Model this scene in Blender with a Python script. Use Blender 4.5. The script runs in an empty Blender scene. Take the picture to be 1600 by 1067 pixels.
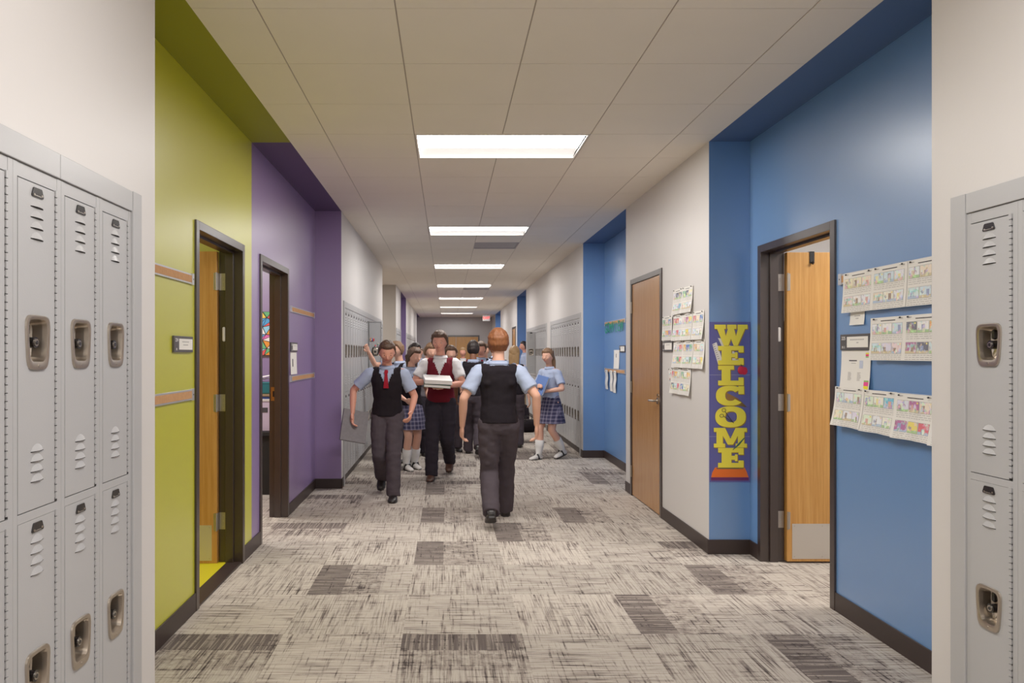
import bpy, math, random
from math import sin, cos, pi, radians, sqrt
from mathutils import Vector, Matrix, noise

random.seed(7)
SC = bpy.context.scene
COL = SC.collection
XL, XR, XGL, XGR, H = -1.1217, 1.8757, -1.4026, 2.171, 2.95   # corridor faces, alcove faces, ceiling height
T = 0.6096

# ------------------------------------------------------------------ materials
def srgb(r, g, b):
    f = lambda c: (c/12.92 if c <= .04045 else ((c+.055)/1.055)**2.4)
    return (f(r/255), f(g/255), f(b/255), 1)

def mat(name, col, rough=.6, metal=0.0, var=0.0, vscale=8, bump=0.0, bscale=60, spec=.5, emit=None, estr=1.0, coat=0.0, anis=None):
    m = bpy.data.materials.new(name); m.use_nodes = True
    nt = m.node_tree; b = nt.nodes['Principled BSDF']
    b.inputs['Base Color'].default_value = col
    b.inputs['Roughness'].default_value = rough
    b.inputs['Metallic'].default_value = metal
    b.inputs['Specular IOR Level'].default_value = spec
    b.inputs['Coat Weight'].default_value = coat; b.inputs['Coat Roughness'].default_value = .36
    tc = nt.nodes.new('ShaderNodeTexCoord')
    src = tc.outputs['Object']
    if anis:
        mp = nt.nodes.new('ShaderNodeMapping'); mp.inputs['Scale'].default_value = anis
        nt.links.new(src, mp.inputs['Vector']); src = mp.outputs['Vector']
    if var:
        n = nt.nodes.new('ShaderNodeTexNoise'); n.inputs['Scale'].default_value = vscale; n.inputs['Detail'].default_value = 4
        nt.links.new(src, n.inputs['Vector'])
        mx = nt.nodes.new('ShaderNodeMix'); mx.data_type = 'RGBA'
        lo = [max(0, c*(1-var)) for c in col[:3]]+[1]; hi = [min(1, c*(1+var)) for c in col[:3]]+[1]
        mx.inputs['A'].default_value = lo; mx.inputs['B'].default_value = hi
        nt.links.new(n.outputs['Fac'], mx.inputs['Factor']); nt.links.new(mx.outputs['Result'], b.inputs['Base Color'])
    if bump:
        n2 = nt.nodes.new('ShaderNodeTexNoise'); n2.inputs['Scale'].default_value = bscale; n2.inputs['Detail'].default_value = 5
        nt.links.new(src, n2.inputs['Vector'])
        bp = nt.nodes.new('ShaderNodeBump'); bp.inputs['Strength'].default_value = bump; bp.inputs['Distance'].default_value = .01
        nt.links.new(n2.outputs['Fac'], bp.inputs['Height']); nt.links.new(bp.outputs['Normal'], b.inputs['Normal'])
    if emit:
        b.inputs['Emission Color'].default_value = emit; b.inputs['Emission Strength'].default_value = estr
    return m

M = {}
def paint(k, col, **kw):
    M[k] = mat(k, col, rough=.34, var=.05, vscale=1.3, bump=.03, bscale=90, spec=.9, coat=.8, **kw)
M['white_paint'] = mat('white_paint', srgb(214, 210, 208), rough=.45, var=.03, vscale=1.3, bump=.03, bscale=90, spec=.6)
paint('beige_paint', srgb(184, 176, 168))
paint('grey_paint', srgb(168, 160, 158))
paint('green_paint', srgb(196, 194, 28))
paint('purple_paint', srgb(136, 112, 164))
paint('blue_paint', srgb(98, 142, 198))
M['ceiling_tile'] = mat('ceiling_tile', srgb(236, 228, 216), rough=.9, var=.03, vscale=3, bump=.05, bscale=300, spec=.1)
M['grid_bar'] = mat('grid_bar', srgb(176, 164, 152), rough=.5)
M['baseboard'] = mat('baseboard', srgb(52, 40, 38), rough=.45, var=.1, vscale=4)
M['frame_brown'] = mat('frame_brown', srgb(52, 40, 38), rough=.3, spec=.8, var=.08, vscale=3)
M['locker_grey'] = mat('locker_grey', srgb(177, 177, 179), rough=.33, var=.03, vscale=5, bump=.04, bscale=250, spec=.5)
M['dark'] = mat('dark', srgb(24, 20, 20), rough=.7)
M['black_metal'] = mat('black_metal', srgb(26, 23, 24), rough=.25, spec=.7)
M['steel'] = mat('steel', srgb(190, 182, 172), rough=.28, metal=1, var=.08, vscale=20)
M['pocket_steel'] = mat('pocket_steel', srgb(190, 180, 168), rough=.34, metal=1, var=.15, vscale=14)
M['dimmed_steel'] = mat('dimmed_steel', srgb(112, 104, 96), rough=.4, metal=.6)  # pocket steel with its brightness lowered in the colour, for the far bezels
M['hinge_steel'] = mat('hinge_steel', srgb(178, 172, 166), rough=.35, metal=.85)
M['kick_plate'] = mat('kick_plate', srgb(206, 200, 192), rough=.32, metal=.6)
M['brass'] = mat('brass', srgb(170, 130, 80), rough=.35, metal=1)
M['aluminium'] = mat('aluminium', srgb(205, 205, 208), rough=.35, metal=.6)
M['cork'] = mat('cork', srgb(196, 146, 100), rough=.9, var=.2, vscale=60, bump=.3, bscale=180)
M['paper'] = mat('paper', srgb(238, 235, 230), rough=.8, var=.02, vscale=9, spec=.2)
M['paper_edge'] = mat('paper_edge', srgb(214, 208, 204), rough=.8)
M['ink'] = mat('ink', srgb(176, 172, 172), rough=.8)
M['ink_dark'] = mat('ink_dark', srgb(70, 66, 70), rough=.8)
M['sign_grey'] = mat('sign_grey', srgb(80, 76, 78), rough=.5)
M['white_text'] = mat('white_text', srgb(235, 232, 230), rough=.6)
M['diffuser'] = mat('diffuser', srgb(255, 250, 244), rough=.5, emit=(1, .96, .915, 1), estr=32)
M['diffuser_shaded'] = mat('diffuser_shaded', srgb(250, 246, 242), rough=.5, emit=(1, .97, .94, 1), estr=.5)
M['fixture_white'] = mat('fixture_white', srgb(240, 236, 230), rough=.4)
M['vent_grey'] = mat('vent_grey', srgb(160, 156, 158), rough=.5, var=.1, vscale=200)
M['yellow_floor'] = mat('yellow_floor', srgb(214, 200, 30), rough=.5)
M['exit_red'] = mat('exit_red', srgb(225, 40, 30), rough=.5, emit=srgb(255, 40, 25), estr=2.2)

def wood(name, c1, c2, vertical=True, rough=.35):
    m = bpy.data.materials.new(name); m.use_nodes = True; nt = m.node_tree; b = nt.nodes['Principled BSDF']
    tc = nt.nodes.new('ShaderNodeTexCoord'); mp = nt.nodes.new('ShaderNodeMapping')
    mp.inputs['Scale'].default_value = (38, 38, .9)
    n = nt.nodes.new('ShaderNodeTexNoise'); n.inputs['Scale'].default_value = 2.4; n.inputs['Detail'].default_value = 8; n.inputs['Roughness'].default_value = .7
    r = nt.nodes.new('ShaderNodeValToRGB'); r.color_ramp.elements[0].position = .3; r.color_ramp.elements[0].color = c1
    r.color_ramp.elements[1].position = .72; r.color_ramp.elements[1].color = c2
    nt.links.new(tc.outputs['Object'], mp.inputs['Vector']); nt.links.new(mp.outputs['Vector'], n.inputs['Vector'])
    nt.links.new(n.outputs['Fac'], r.inputs['Fac']); nt.links.new(r.outputs['Color'], b.inputs['Base Color'])
    b.inputs['Roughness'].default_value = rough
    return m
M['oak'] = wood('oak', srgb(176, 118, 50), srgb(210, 158, 88))
M['oak_dull'] = wood('oak_dull', srgb(160, 112, 66), srgb(194, 146, 96), rough=.24)

# carpet: per-tile UVs (turned tile by tile) with streaks along and across
def carpet():
    m = bpy.data.materials.new('carpet_tiles'); m.use_nodes = True; nt = m.node_tree; N = nt.nodes; L = nt.links
    b = N['Principled BSDF']; b.inputs['Roughness'].default_value = .95; b.inputs['Specular IOR Level'].default_value = .1
    uv = N.new('ShaderNodeUVMap'); uv.uv_map = 'UVMap'
    seed = N.new('ShaderNodeAttribute'); seed.attribute_name = 'seed'
    def noisy(scale, det, rgh, offs, base=1.0):
        mp = N.new('ShaderNodeMapping'); mp.inputs['Scale'].default_value = scale
        ad = N.new('ShaderNodeVectorMath'); ad.operation = 'MULTIPLY_ADD'
        ad.inputs[1].default_value = (37.1+offs, 17.7, 9.3); L.new(seed.outputs['Vector'], ad.inputs[0])
        L.new(uv.outputs['UV'], mp.inputs['Vector']); L.new(mp.outputs['Vector'], ad.inputs[2])
        n = N.new('ShaderNodeTexNoise'); n.inputs['Scale'].default_value = base; n.inputs['Detail'].default_value = det; n.inputs['Roughness'].default_value = rgh
        L.new(ad.outputs['Vector'], n.inputs['Vector']); return n.outputs['Fac']
    def mr(x, a, bb, c=0, d=1):
        n = N.new('ShaderNodeMapRange'); n.inputs['From Min'].default_value = a; n.inputs['From Max'].default_value = bb
        n.inputs['To Min'].default_value = c; n.inputs['To Max'].default_value = d; L.new(x, n.inputs['Value']); return n.outputs['Result']
    def mt(op, x, y):
        n = N.new('ShaderNodeMath'); n.operation = op; n.use_clamp = (op != 'SUBTRACT')
        for i, v in enumerate((x, y)):
            if isinstance(v, (int, float)): n.inputs[i].default_value = v
            else: L.new(v, n.inputs[i])
        return n.outputs[0]
    fine = mr(noisy((56, 1.6, 1), 3, .65, 0), .46, .66)          # thin streaks along u
    fine2 = mr(noisy((24, 2.2, 1), 3, .6, 11), .52, .64)
    cross = mr(noisy((1.9, 36, 1), 3, .65, 23), .54, .66)          # sparser streaks across
    broad = mr(noisy((5, 2.0, 1), 3, .6, 31), .40, .62)
    patch = mr(noisy((11, 11, 1), 5, .75, 5), .36, .60)
    weave = mr(noisy((150, 150, 1), 1, .5, 3), .3, .7)
    s = mt('MULTIPLY', fine, mt('ADD', mt('MULTIPLY', broad, .65), .25))
    s = mt('ADD', s, mt('MULTIPLY', mt('MULTIPLY', cross, patch), .75))
    s = mt('ADD', s, mt('MULTIPLY', mt('MULTIPLY', fine2, patch), .3))
    # dark band over part of some tiles
    sep = N.new('ShaderNodeSeparateXYZ'); L.new(uv.outputs['UV'], sep.inputs[0])
    dk = N.new('ShaderNodeAttribute'); dk.attribute_name = 'band'
    band = mt('MULTIPLY', mt('LESS_THAN', sep.outputs['Y'], .33), dk.outputs['Fac'])
    half = mt('MULTIPLY', mt('LESS_THAN', sep.outputs['Y'], .7), mt('MULTIPLY', dk.outputs['Fac'], mt('MULTIPLY', patch, .35)))
    s = mt('ADD', s, half)
    bs = mt('MULTIPLY', band, mt('ADD', mt('MULTIPLY', mr(noisy((46, 1.2, 1), 2, .5, 41), .36, .56), .5), .3))
    s = mt('MAXIMUM', s, bs)
    s = mt('ADD', mt('MULTIPLY', s, .92), mt('MULTIPLY', weave, .07))
    r = N.new('ShaderNodeValToRGB'); e = r.color_ramp.elements
    e[0].position = 0; e[0].color = srgb(198, 189, 178); e[1].position = 1; e[1].color = srgb(60, 53, 52)
    k = e.new(.35); k.color = srgb(162, 151, 142); k = e.new(.7); k.color = srgb(112, 102, 98)
    L.new(s, r.inputs['Fac'])
    tone = N.new('ShaderNodeMix'); tone.data_type = 'RGBA'; tone.blend_type = 'MULTIPLY'; tone.inputs['Factor'].default_value = 1
    tn = N.new('ShaderNodeAttribute'); tn.attribute_name = 'tone'
    L.new(r.outputs['Color'], tone.inputs['A']); L.new(tn.outputs['Color'], tone.inputs['B'])
    L.new(tone.outputs['Result'], b.inputs['Base Color'])
    bp = N.new('ShaderNodeBump'); bp.inputs['Strength'].default_value = .35; bp.inputs['Distance'].default_value = .004
    L.new(weave, bp.inputs['Height']); L.new(bp.outputs['Normal'], b.inputs['Normal'])
    return m
M['carpet'] = carpet()

def vcol_mat(name, mixnoise=0.0, scale=40, rough=.8, white=.0):
    """colour from the mesh's own Col attribute, broken up by crayon-like noise"""
    m = bpy.data.materials.new(name); m.use_nodes = True; nt = m.node_tree; b = nt.nodes['Principled BSDF']
    a = nt.nodes.new('ShaderNodeAttribute'); a.attribute_name = 'Col'
    b.inputs['Roughness'].default_value = rough; b.inputs['Specular IOR Level'].default_value = .2
    if mixnoise:
        tc = nt.nodes.new('ShaderNodeTexCoord')
        v = nt.nodes.new('ShaderNodeTexVoronoi'); v.inputs['Scale'].default_value = scale
        nt.links.new(tc.outputs['Object'], v.inputs['Vector'])
        hs = nt.nodes.new('ShaderNodeHueSaturation'); hs.inputs['Saturation'].default_value = .55; hs.inputs['Value'].default_value = 1.1
        nt.links.new(v.outputs['Color'], hs.inputs['Color'])
        n = nt.nodes.new('ShaderNodeTexNoise'); n.inputs['Scale'].default_value = scale*.7; n.inputs['Detail'].default_value = 3
        nt.links.new(tc.outputs['Object'], n.inputs['Vector'])
        mr = nt.nodes.new('ShaderNodeMapRange'); mr.inputs['From Min'].default_value = .48; mr.inputs['From Max'].default_value = .62
        mr.inputs['To Max'].default_value = mixnoise
        nt.links.new(n.outputs['Fac'], mr.inputs['Value'])
        mx = nt.nodes.new('ShaderNodeMix'); mx.data_type = 'RGBA'
        nt.links.new(mr.outputs['Result'], mx.inputs['Factor']); nt.links.new(a.outputs['Color'], mx.inputs['A']); nt.links.new(hs.outputs['Color'], mx.inputs['B'])
        nt.links.new(mx.outputs['Result'], b.inputs['Base Color'])
    else:
        nt.links.new(a.outputs['Color'], b.inputs['Base Color'])
    return m
M['crayon'] = vcol_mat('crayon', .75, 55)
M['print'] = vcol_mat('print')

def fabric(name, col, rough=.85, var=.12):
    M[name] = mat(name, col, rough=rough, var=var, vscale=9, bump=.25, bscale=22, spec=.15)
fabric('navy_knit', srgb(30, 25, 30)); fabric('blue_shirt', srgb(168, 180, 208)); fabric('white_shirt', srgb(222, 220, 222))
fabric('grey_trousers', srgb(72, 64, 70)); fabric('dark_trousers', srgb(42, 37, 44)); fabric('navy_fabric', srgb(44, 46, 66))
fabric('red_cloth', srgb(150, 28, 44)); fabric('maroon_knit', srgb(104, 26, 38)); fabric('khaki', srgb(150, 128, 100))
fabric('white_sock', srgb(220, 216, 212)); fabric('grey_knit', srgb(110, 104, 110))
M['black_leather'] = mat('black_leather', srgb(30, 25, 25), rough=.4)
M['white_leather'] = mat('white_leather', srgb(212, 206, 200), rough=.45)
M['brown_leather'] = mat('brown_leather', srgb(70, 42, 30), rough=.45)
M['red_lace'] = mat('red_lace', srgb(190, 30, 45), rough=.7)
for k, c in dict(skin_light=(222, 168, 144), skin_rosy=(214, 150, 128), skin_tan=(190, 136, 108), skin_brown=(128, 82, 60)).items():
    M[k] = mat(k, srgb(*c), rough=.5, var=.05, vscale=12, spec=.35)
    M[k].node_tree.nodes['Principled BSDF'].inputs['Subsurface Weight'].default_value = .0
for k, c in dict(hair_ginger=(134, 80, 44), hair_brown=(84, 60, 44), hair_dark=(38, 28, 26), hair_blond=(168, 132, 88), hair_light_brown=(124, 92, 66)).items():
    M[k] = mat(k, srgb(*c), rough=.5, var=.35, vscale=30, bump=.6, bscale=50, anis=(3, 3, .5))
M['eye_white'] = mat('eye_white', srgb(225, 222, 220), rough=.2); M['iris'] = mat('iris', srgb(50, 38, 32), rough=.2)
M['lip'] = mat('lip', srgb(178, 96, 88), rough=.5)

def plaid():
    m = bpy.data.materials.new('plaid'); m.use_nodes = True; nt = m.node_tree; b = nt.nodes['Principled BSDF']; N = nt.nodes; L = nt.links
    tc = N.new('ShaderNodeTexCoord'); outs = []
    for ax, rot in (('X', 0), ('Z', 1)):
        w = N.new('ShaderNodeTexWave'); w.bands_direction = ax; w.inputs['Scale'].default_value = 6.5; L.new(tc.outputs['Object'], w.inputs['Vector'])
        r = N.new('ShaderNodeValToRGB'); r.color_ramp.interpolation = 'CONSTANT'; r.color_ramp.elements[0].color = (0, 0, 0, 1)
        r.color_ramp.elements[1].position = .72; r.color_ramp.elements[1].color = (1, 1, 1, 1); L.new(w.outputs['Fac'], r.inputs['Fac']); outs.append(r.outputs['Color'])
    ad = N.new('ShaderNodeMix'); ad.data_type = 'RGBA'; ad.blend_type = 'ADD'; ad.inputs['Factor'].default_value = 1
    L.new(outs[0], ad.inputs['A']); L.new(outs[1], ad.inputs['B'])
    mx = N.new('ShaderNodeMix'); mx.data_type = 'RGBA'; mx.inputs['A'].default_value = srgb(48, 46, 76); mx.inputs['B'].default_value = srgb(124, 118, 140)
    sc = N.new('ShaderNodeMath'); sc.operation = 'MULTIPLY'; sc.inputs[1].default_value = .5; L.new(ad.outputs['Result'], sc.inputs[0])
    L.new(sc.outputs[0], mx.inputs['Factor']); L.new(mx.outputs['Result'], b.inputs['Base Color']); b.inputs['Roughness'].default_value = .9
    return m
M['plaid'] = plaid()

# ------------------------------------------------------------------ mesh builder
class MB:
    def __init__(s): s.v = []; s.f = []; s.m = []; s.c = []; s.mats = []
    def mi(s, k):
        if k not in s.mats: s.mats.append(k)
        return s.mats.index(k)
    def face(s, pts, k, col=None):
        n = len(s.v); s.v += [tuple(p) for p in pts]; s.f.append(tuple(range(n, n+len(pts)))); s.m.append(s.mi(k)); s.c.append(col)
    def box(s, x0, x1, y0, y1, z0, z1, k, over={}, bev=0):
        """over: face material by side, e.g. {'-y': 'blue_paint'}"""
        n = len(s.v)
        s.v += [(x, y, z) for z in (z0, z1) for y in (y0, y1) for x in (x0, x1)]
        for side, idx in (('-z', (0, 2, 3, 1)), ('+z', (4, 5, 7, 6)), ('-y', (0, 1, 5, 4)), ('+y', (2, 6, 7, 3)), ('-x', (0, 4, 6, 2)), ('+x', (1, 3, 7, 5))):
            s.f.append(tuple(n+i for i in idx)); s.m.append(s.mi(over.get(side, k))); s.c.append(None)
    def rings(s, rs, k, cap=True, closed=False):
        n0 = len(s.v); n = len(rs[0]); mi = s.mi(k)
        for r in rs: s.v += [tuple(p) for p in r]
        m = len(rs)
        for i in range(m if closed else m-1):
            a = n0+i*n; b = n0+((i+1) % m)*n
            for j in range(n):
                q = (j+1) % n; s.f.append((a+j, a+q, b+q, b+j)); s.m.append(mi); s.c.append(None)
        if cap and not closed:
            s.f.append(tuple(n0+j for j in reversed(range(n)))); s.m.append(mi); s.c.append(None)
            s.f.append(tuple(n0+(m-1)*n+j for j in range(n))); s.m.append(mi); s.c.append(None)
    def tube(s, pts, rad, k, n=12, flat=1.0, side=Vector((1, 0, 0)), round_ends=True):
        """rounded tube along pts; rad one radius or one per point; flat squeezes across the side axis"""
        P = [Vector(p) for p in pts]; R = list(rad) if hasattr(rad, '__len__') else [rad]*len(P)
        rs = []
        def ring(c, t, r):
            a = side - t*side.dot(t)
            if a.length < 1e-4: a = Vector((0, 1, 0)) - t*t.y
            a.normalize(); b = t.cross(a)
            return [c+a*(r*cos(2*pi*j/n))+b*(r*flat*sin(2*pi*j/n)) for j in range(n)]
        tans = []
        for i in range(len(P)):
            d = (P[min(i+1, len(P)-1)]-P[max(i-1, 0)]); tans.append(d.normalized())
        if round_ends:
            for q in (1, .75, .4): rs.append(ring(P[0]-tans[0]*R[0]*q*.9, tans[0], R[0]*sqrt(max(.01, 1-q*q))))
        for c, t, r in zip(P, tans, R): rs.append(ring(c, t, r))
        if round_ends:
            for q in (.4, .75, 1): rs.append(ring(P[-1]+tans[-1]*R[-1]*q*.9, tans[-1], R[-1]*sqrt(max(.01, 1-q*q))))
        s.rings(rs, k)
    def ball(s, c, r, k, n=14, m=9, fn=None, rot=None):
        r = (r, r, r) if not hasattr(r, '__len__') else r; c = Vector(c); rs = []
        for i in range(m+1):
            a = pi*(.012+.976*i/m); ring = []
            for j in range(n):
                b = 2*pi*j/n
                d = Vector((sin(a)*cos(b), sin(a)*sin(b), -cos(a)))
                q = fn(d) if fn else 1
                p = Vector((d.x*r[0]*q, d.y*r[1]*q, d.z*r[2]*q)) if not isinstance(q, Vector) else q
                if rot: p = rot @ p
                ring.append(c+p)
            rs.append(ring)
        s.rings(rs, k)
    def cyl(s, a, b, r, k, n=14):
        s.tube([a, b], r, k, n=n, round_ends=False)
    def mesh(s, name):
        me = bpy.data.meshes.new(name); me.from_pydata(s.v, [], s.f)
        for k in s.mats: me.materials.append(M[k])
        me.polygons.foreach_set('material_index', s.m)
        if any(c is not None for c in s.c):
            at = me.color_attributes.new('Col', 'FLOAT_COLOR', 'CORNER')
            for p, c in zip(me.polygons, s.c):
                for li in p.loop_indices: at.data[li].color = c or (1, 1, 1, 1)
        me.update(); return me
    def build(s, name, parent=None, smooth=False, bevel=0, loc=None, autosmooth=False):
        me = s.mesh(name)
        if smooth or autosmooth: me.polygons.foreach_set('use_smooth', [True]*len(me.polygons))
        if autosmooth: me.set_sharp_from_angle(angle=radians(38))
        o = bpy.data.objects.new(name, me); COL.objects.link(o); o.parent = parent
        if loc: o.location = loc
        if bevel:
            bv = o.modifiers.new('Bevel', 'BEVEL'); bv.width = bevel; bv.segments = 2; bv.limit_method = 'ANGLE'; bv.angle_limit = radians(40)
        return o

def tag(o, label=None, cat=None, group=None, kind=None):
    if label: o['label'] = label
    if cat: o['category'] = cat
    if group: o['group'] = group
    if kind: o['kind'] = kind
    return o
def empty(name, loc=(0, 0, 0), rz=0.0):
    o = bpy.data.objects.new(name, None); o.empty_display_size = .1; COL.objects.link(o); o.location = loc; o.rotation_euler = (0, 0, rz); return o
def children(o): return [c for c in bpy.data.objects if c.parent == o]
def copy_tree(o, parent=None, kids=None):
    c = o.copy(); COL.objects.link(c)
    if parent: c.parent = parent
    for ch in (kids[o] if kids and o in kids else children(o)): copy_tree(ch, c, kids)
    return c
def structure(o, label, cat='wall'): return tag(o, label, cat, kind='structure')
def text_mesh(txt, size, k, name, parent, mtx, extrude=.0004, align='CENTER'):
    cu = bpy.data.curves.new(name, 'FONT'); cu.body = txt; cu.size = size; cu.extrude = extrude; cu.align_x = align; cu.align_y = 'CENTER'
    cu.materials.append(M[k]); tmp = bpy.data.objects.new(name, cu); COL.objects.link(tmp)
    dg = bpy.context.evaluated_depsgraph_get(); dg.update()
    me = bpy.data.meshes.new_from_object(tmp.evaluated_get(dg)); bpy.data.objects.remove(tmp)
    me.transform(mtx); o = bpy.data.objects.new(name, me); COL.objects.link(o); o.parent = parent; return o
UPRIGHT = Matrix.Rotation(radians(90), 4, 'X')     # text lying in local XZ, read from -Y

# ------------------------------------------------------------------ floor
def build_floor():
    x0 = -.2247; y0 = 3.7099
    me = bpy.data.meshes.new('floor'); V = []; F = []; UV = []; SD = []; BD = []; TN = []
    rnd = random.Random(3)
    # (column, row) of tiles showing a dark band, the rest at random
    dark = {(-1, 1): 0, (0, 2): 0, (0, 4): 0, (0, 6): 0, (2, 0): 0, (3, 1): 0, (3, -1): 0, (2, 4): 0, (1, 3): 0, (3, 2): 1, (-2, -1): 1, (0, -1): 1,
            (-2, 3): 1, (-2, 5): 1}
    for i in range(-8, 9):
        for j in range(-12, 46):
            xa, xb, ya, yb = x0+i*T, x0+(i+1)*T, y0+j*T, y0+(j+1)*T
            if xb < -5 or xa > 5.4: continue
            n = len(V); V += [(xa, ya, 0), (xb, ya, 0), (xb, yb, 0), (xa, yb, 0)]; F.append((n, n+1, n+2, n+3))
            near = j < 7
            d = (i, j) in dark or (not near and rnd.random() < .22)
            # turned tile: streaks along Y, else along X
            turn = dark.get((i, j), (i+j) % 2 if rnd.random() < .8 else rnd.randint(0, 1)) if d and (i, j) in dark else ((i+j) % 2)
            if (i, j) in dark and dark[(i, j)] == 1:   # streaks run along the corridor, band at the far edge
                q = [(0, 1), (0, 0), (1, 0), (1, 1)]; q = [(1, 1), (1, 0), (0, 0), (0, 1)]
                q = [(b_, 1-a_) for a_, b_ in [(0, 0), (1, 0), (1, 1), (0, 1)]]
                # u along Y, v across X would put the band at one side; here band spans far edge with u along X
                q = [(0, 1), (1, 1), (1, 0), (0, 0)]
            elif turn == 0:
                q = [(0, 0), (0, 1), (1, 1), (1, 0)]      # u along Y, v along X: streaks run in depth
                if d: q = [(0, 0), (0, 1), (1, 1), (1, 0)]
            else:
                q = [(0, 0), (1, 0), (1, 1), (0, 1)]
            UV += q; sd = rnd.random()*20; SD += [(sd, sd*.7, 0)]; BD.append(1.0 if d else 0.0)
            g = rnd.uniform(.86, 1.06); TN.append((g, g, g, 1))
    me.from_pydata(V, [], F)
    uv = me.uv_layers.new(name='UVMap'); uv.data.foreach_set('uv', [c for q in UV for c in q])
    a = me.attributes.new('seed', 'FLOAT_VECTOR', 'FACE'); a.data.foreach_set('vector', [c for q in SD for c in q])
    a = me.attributes.new('band', 'FLOAT', 'FACE'); a.data.foreach_set('value', BD)
    a = me.attributes.new('tone', 'FLOAT_COLOR', 'FACE'); a.data.foreach_set('color', [c for q in TN for c in q])
    me.materials.append(M['carpet']); o = bpy.data.objects.new('floor', me); COL.objects.link(o)
    structure(o, 'corridor floor of streaked grey carpet tiles with darker patches', 'floor')
build_floor()
b = MB(); b.box(-4.6, -1.42, 2.9, 5.14, .001, .012, 'yellow_floor'); o = b.build('floor'); structure(o, 'bright yellow floor of the room behind the green wall', 'floor')

# ------------------------------------------------------------------ walls
def wall(name, label, boxes):
    b = MB()
    for bx in boxes: b.box(*bx[:6], bx[6], bx[7] if len(bx) > 7 else {})
    return structure(b.build(name), label)
W, G, P, B = 'white_paint', 'green_paint', 'purple_paint', 'blue_paint'
LT = 2.007                                 # top of the lockers' trim
wall('wall_left', 'near white left wall above and beside the lockers', [
    (-1.56, XL, -3.0, .86, 0, H, W), (-1.56, XL, .86, 2.645, LT, H, W), (-1.56, XL, 2.645, 2.79, 0, H, W, {'+y': G}), (-1.56, -1.50, .86, 2.645, 0, LT, W)])
D1 = (4.085, 4.955); D2 = (5.48, 6.36); HD = 2.13; HW = 2.16; WG = .03
wall('wall_left', 'lime green alcove wall with an open door', [
    (-1.55, XGL, 2.79, D1[0]-WG, 0, H, G), (-1.55, XGL, D1[0]-WG, D1[1]+WG, HW, H, G), (-1.55, XGL, D1[1]+WG, 5.217, 0, H, G)])
wall('wall_left', 'purple alcove wall beyond the green one', [
    (-1.55, XGL, 5.217, D2[0]-WG, 0, H, P), (-1.55, XGL, D2[0]-WG, D2[1]+WG, HW, H, P), (-1.55, XGL, D2[1]+WG, 7.724, 0, H, P)])
wall('wall_left', 'white left wall above the second bank of lockers', [
    (-1.56, XL, 7.724, 7.85, 0, H, W, {'-y': P}), (-1.56, XL, 7.85, 12.62, LT, H, W), (-1.56, XL, 12.62, 12.645, 0, H, W), (-1.56, -1.50, 7.85, 12.62, 0, LT, W)])
wall('wall_left', 'beige side wall of the opening on the left', [(-4.0, XL-.14, 16.0, 16.12, 0, H, 'beige_paint'), (-4.0, -1.56, 12.53, 12.645, 0, H, 'beige_paint'), (-4.1, -4.0, 12.53, 16.12, 0, H, 'beige_paint')])
wall('wall_left', 'white left wall between the opening and the far purple alcove', [
    (XL-.14, XL, 16.0, 16.08, 0, H, W, {'-y': 'beige_paint'}), (-1.56, XL, 16.08, 17.77, LT, H, W), (-1.56, XL, 17.70, 17.77, 0, H, W, {'+y': P}), (-1.56, -1.5, 16.12, 17.7, 0, LT, W)])
wall('wall_left', 'far purple alcove wall on the left', [(-1.55, XGL, 17.77, 20.0, 0, H, P)])
wall('wall_left', 'farthest white left wall above lockers', [
    (-1.56, XL, 20.0, 20.12, 0, H, W, {'-y': P}), (-1.56, XL, 20.12, 27.0, LT, H, W), (-1.56, XL, 25.9, 27.0, 0, LT, W, {'+y': P}), (-1.56, -1.5, 20.12, 25.9, 0, LT, W)])
wall('wall_left', 'last purple alcove wall before the end wall', [(-1.55, XGL, 27.0, 30.2, 0, H, P)])
wall('wall_right', 'near white right wall above and beside the lockers', [
    (XR, 2.33, -3.0, .95, 0, H, W), (XR, 2.33, .95, 2.69, LT, H, W), (XR, 2.33, 2.69, 2.808, 0, H, W, {'+y': B}), (2.27, 2.33, .95, 2.69, 0, LT, W)])
D3 = (4.095, 5.0)
wall('wall_right', 'blue alcove wall with an open door and taped sheets', [
    (XGR, 2.32, 2.808, D3[0]-WG, 0, H, B), (XGR, 2.32, D3[0]-WG, D3[1]+WG, HW, H, B), (XGR, 2.32, D3[1]+WG, 5.1946, 0, H, B)])
D4 = (6.36, 7.34)
wall('wall_right', 'white wall pier with a closed door between the blue alcoves', [
    (XR, 2.33, 5.1946, D4[0], 0, H, W, {'-y': B}), (XR, 2.33, D4[0], D4[1], HD+.02, H, W), (XR, 2.33, D4[1], 7.60, 0, H, W, {'+y': B})])
wall('wall_right', 'second blue alcove wall beyond the closed door', [(XGR, 2.33, 7.60, 9.99, 0, H, B)])
wall('wall_right', 'white right wall around the far lockers', [
    (XR, 2.33, 9.99, 10.13, 0, H, W, {'-y': B}), (XR, 2.33, 10.13, 13.10, LT, H, W), (XR, 2.33, 13.10, 13.60, 0, H, W), (XR, 2.33, 13.60, 17.02, LT, H, W),
    (XR, 2.33, 17.02, 17.17, 0, H, W, {'+y': B}), (2.27, 2.33, 10.13, 13.1, 0, LT, W), (2.27, 2.33, 13.6, 17.02, 0, LT, W)])
wall('wall_right', 'third blue alcove wall beyond the far lockers', [(XGR, 2.33, 17.17, 19.36, 0, H, B)])
wall('wall_right', 'farthest white right wall with a small wooden door', [(XR, 2.33, 19.36, 19.74, 0, H, W, {'-y': B}), (XR, 2.33, 19.74, 20.74, HD, H, W), (XR, 2.33, 20.74, 25.36, 0, H, W, {'+y': B})])
wall('wall_right', 'last blue alcove wall before the end wall', [(XGR, 2.33, 25.36, 28.0, 0, H, B), (XR, 2.33, 28.0, 30.2, 0, H, 'beige_paint', {'-y': B})])
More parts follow.
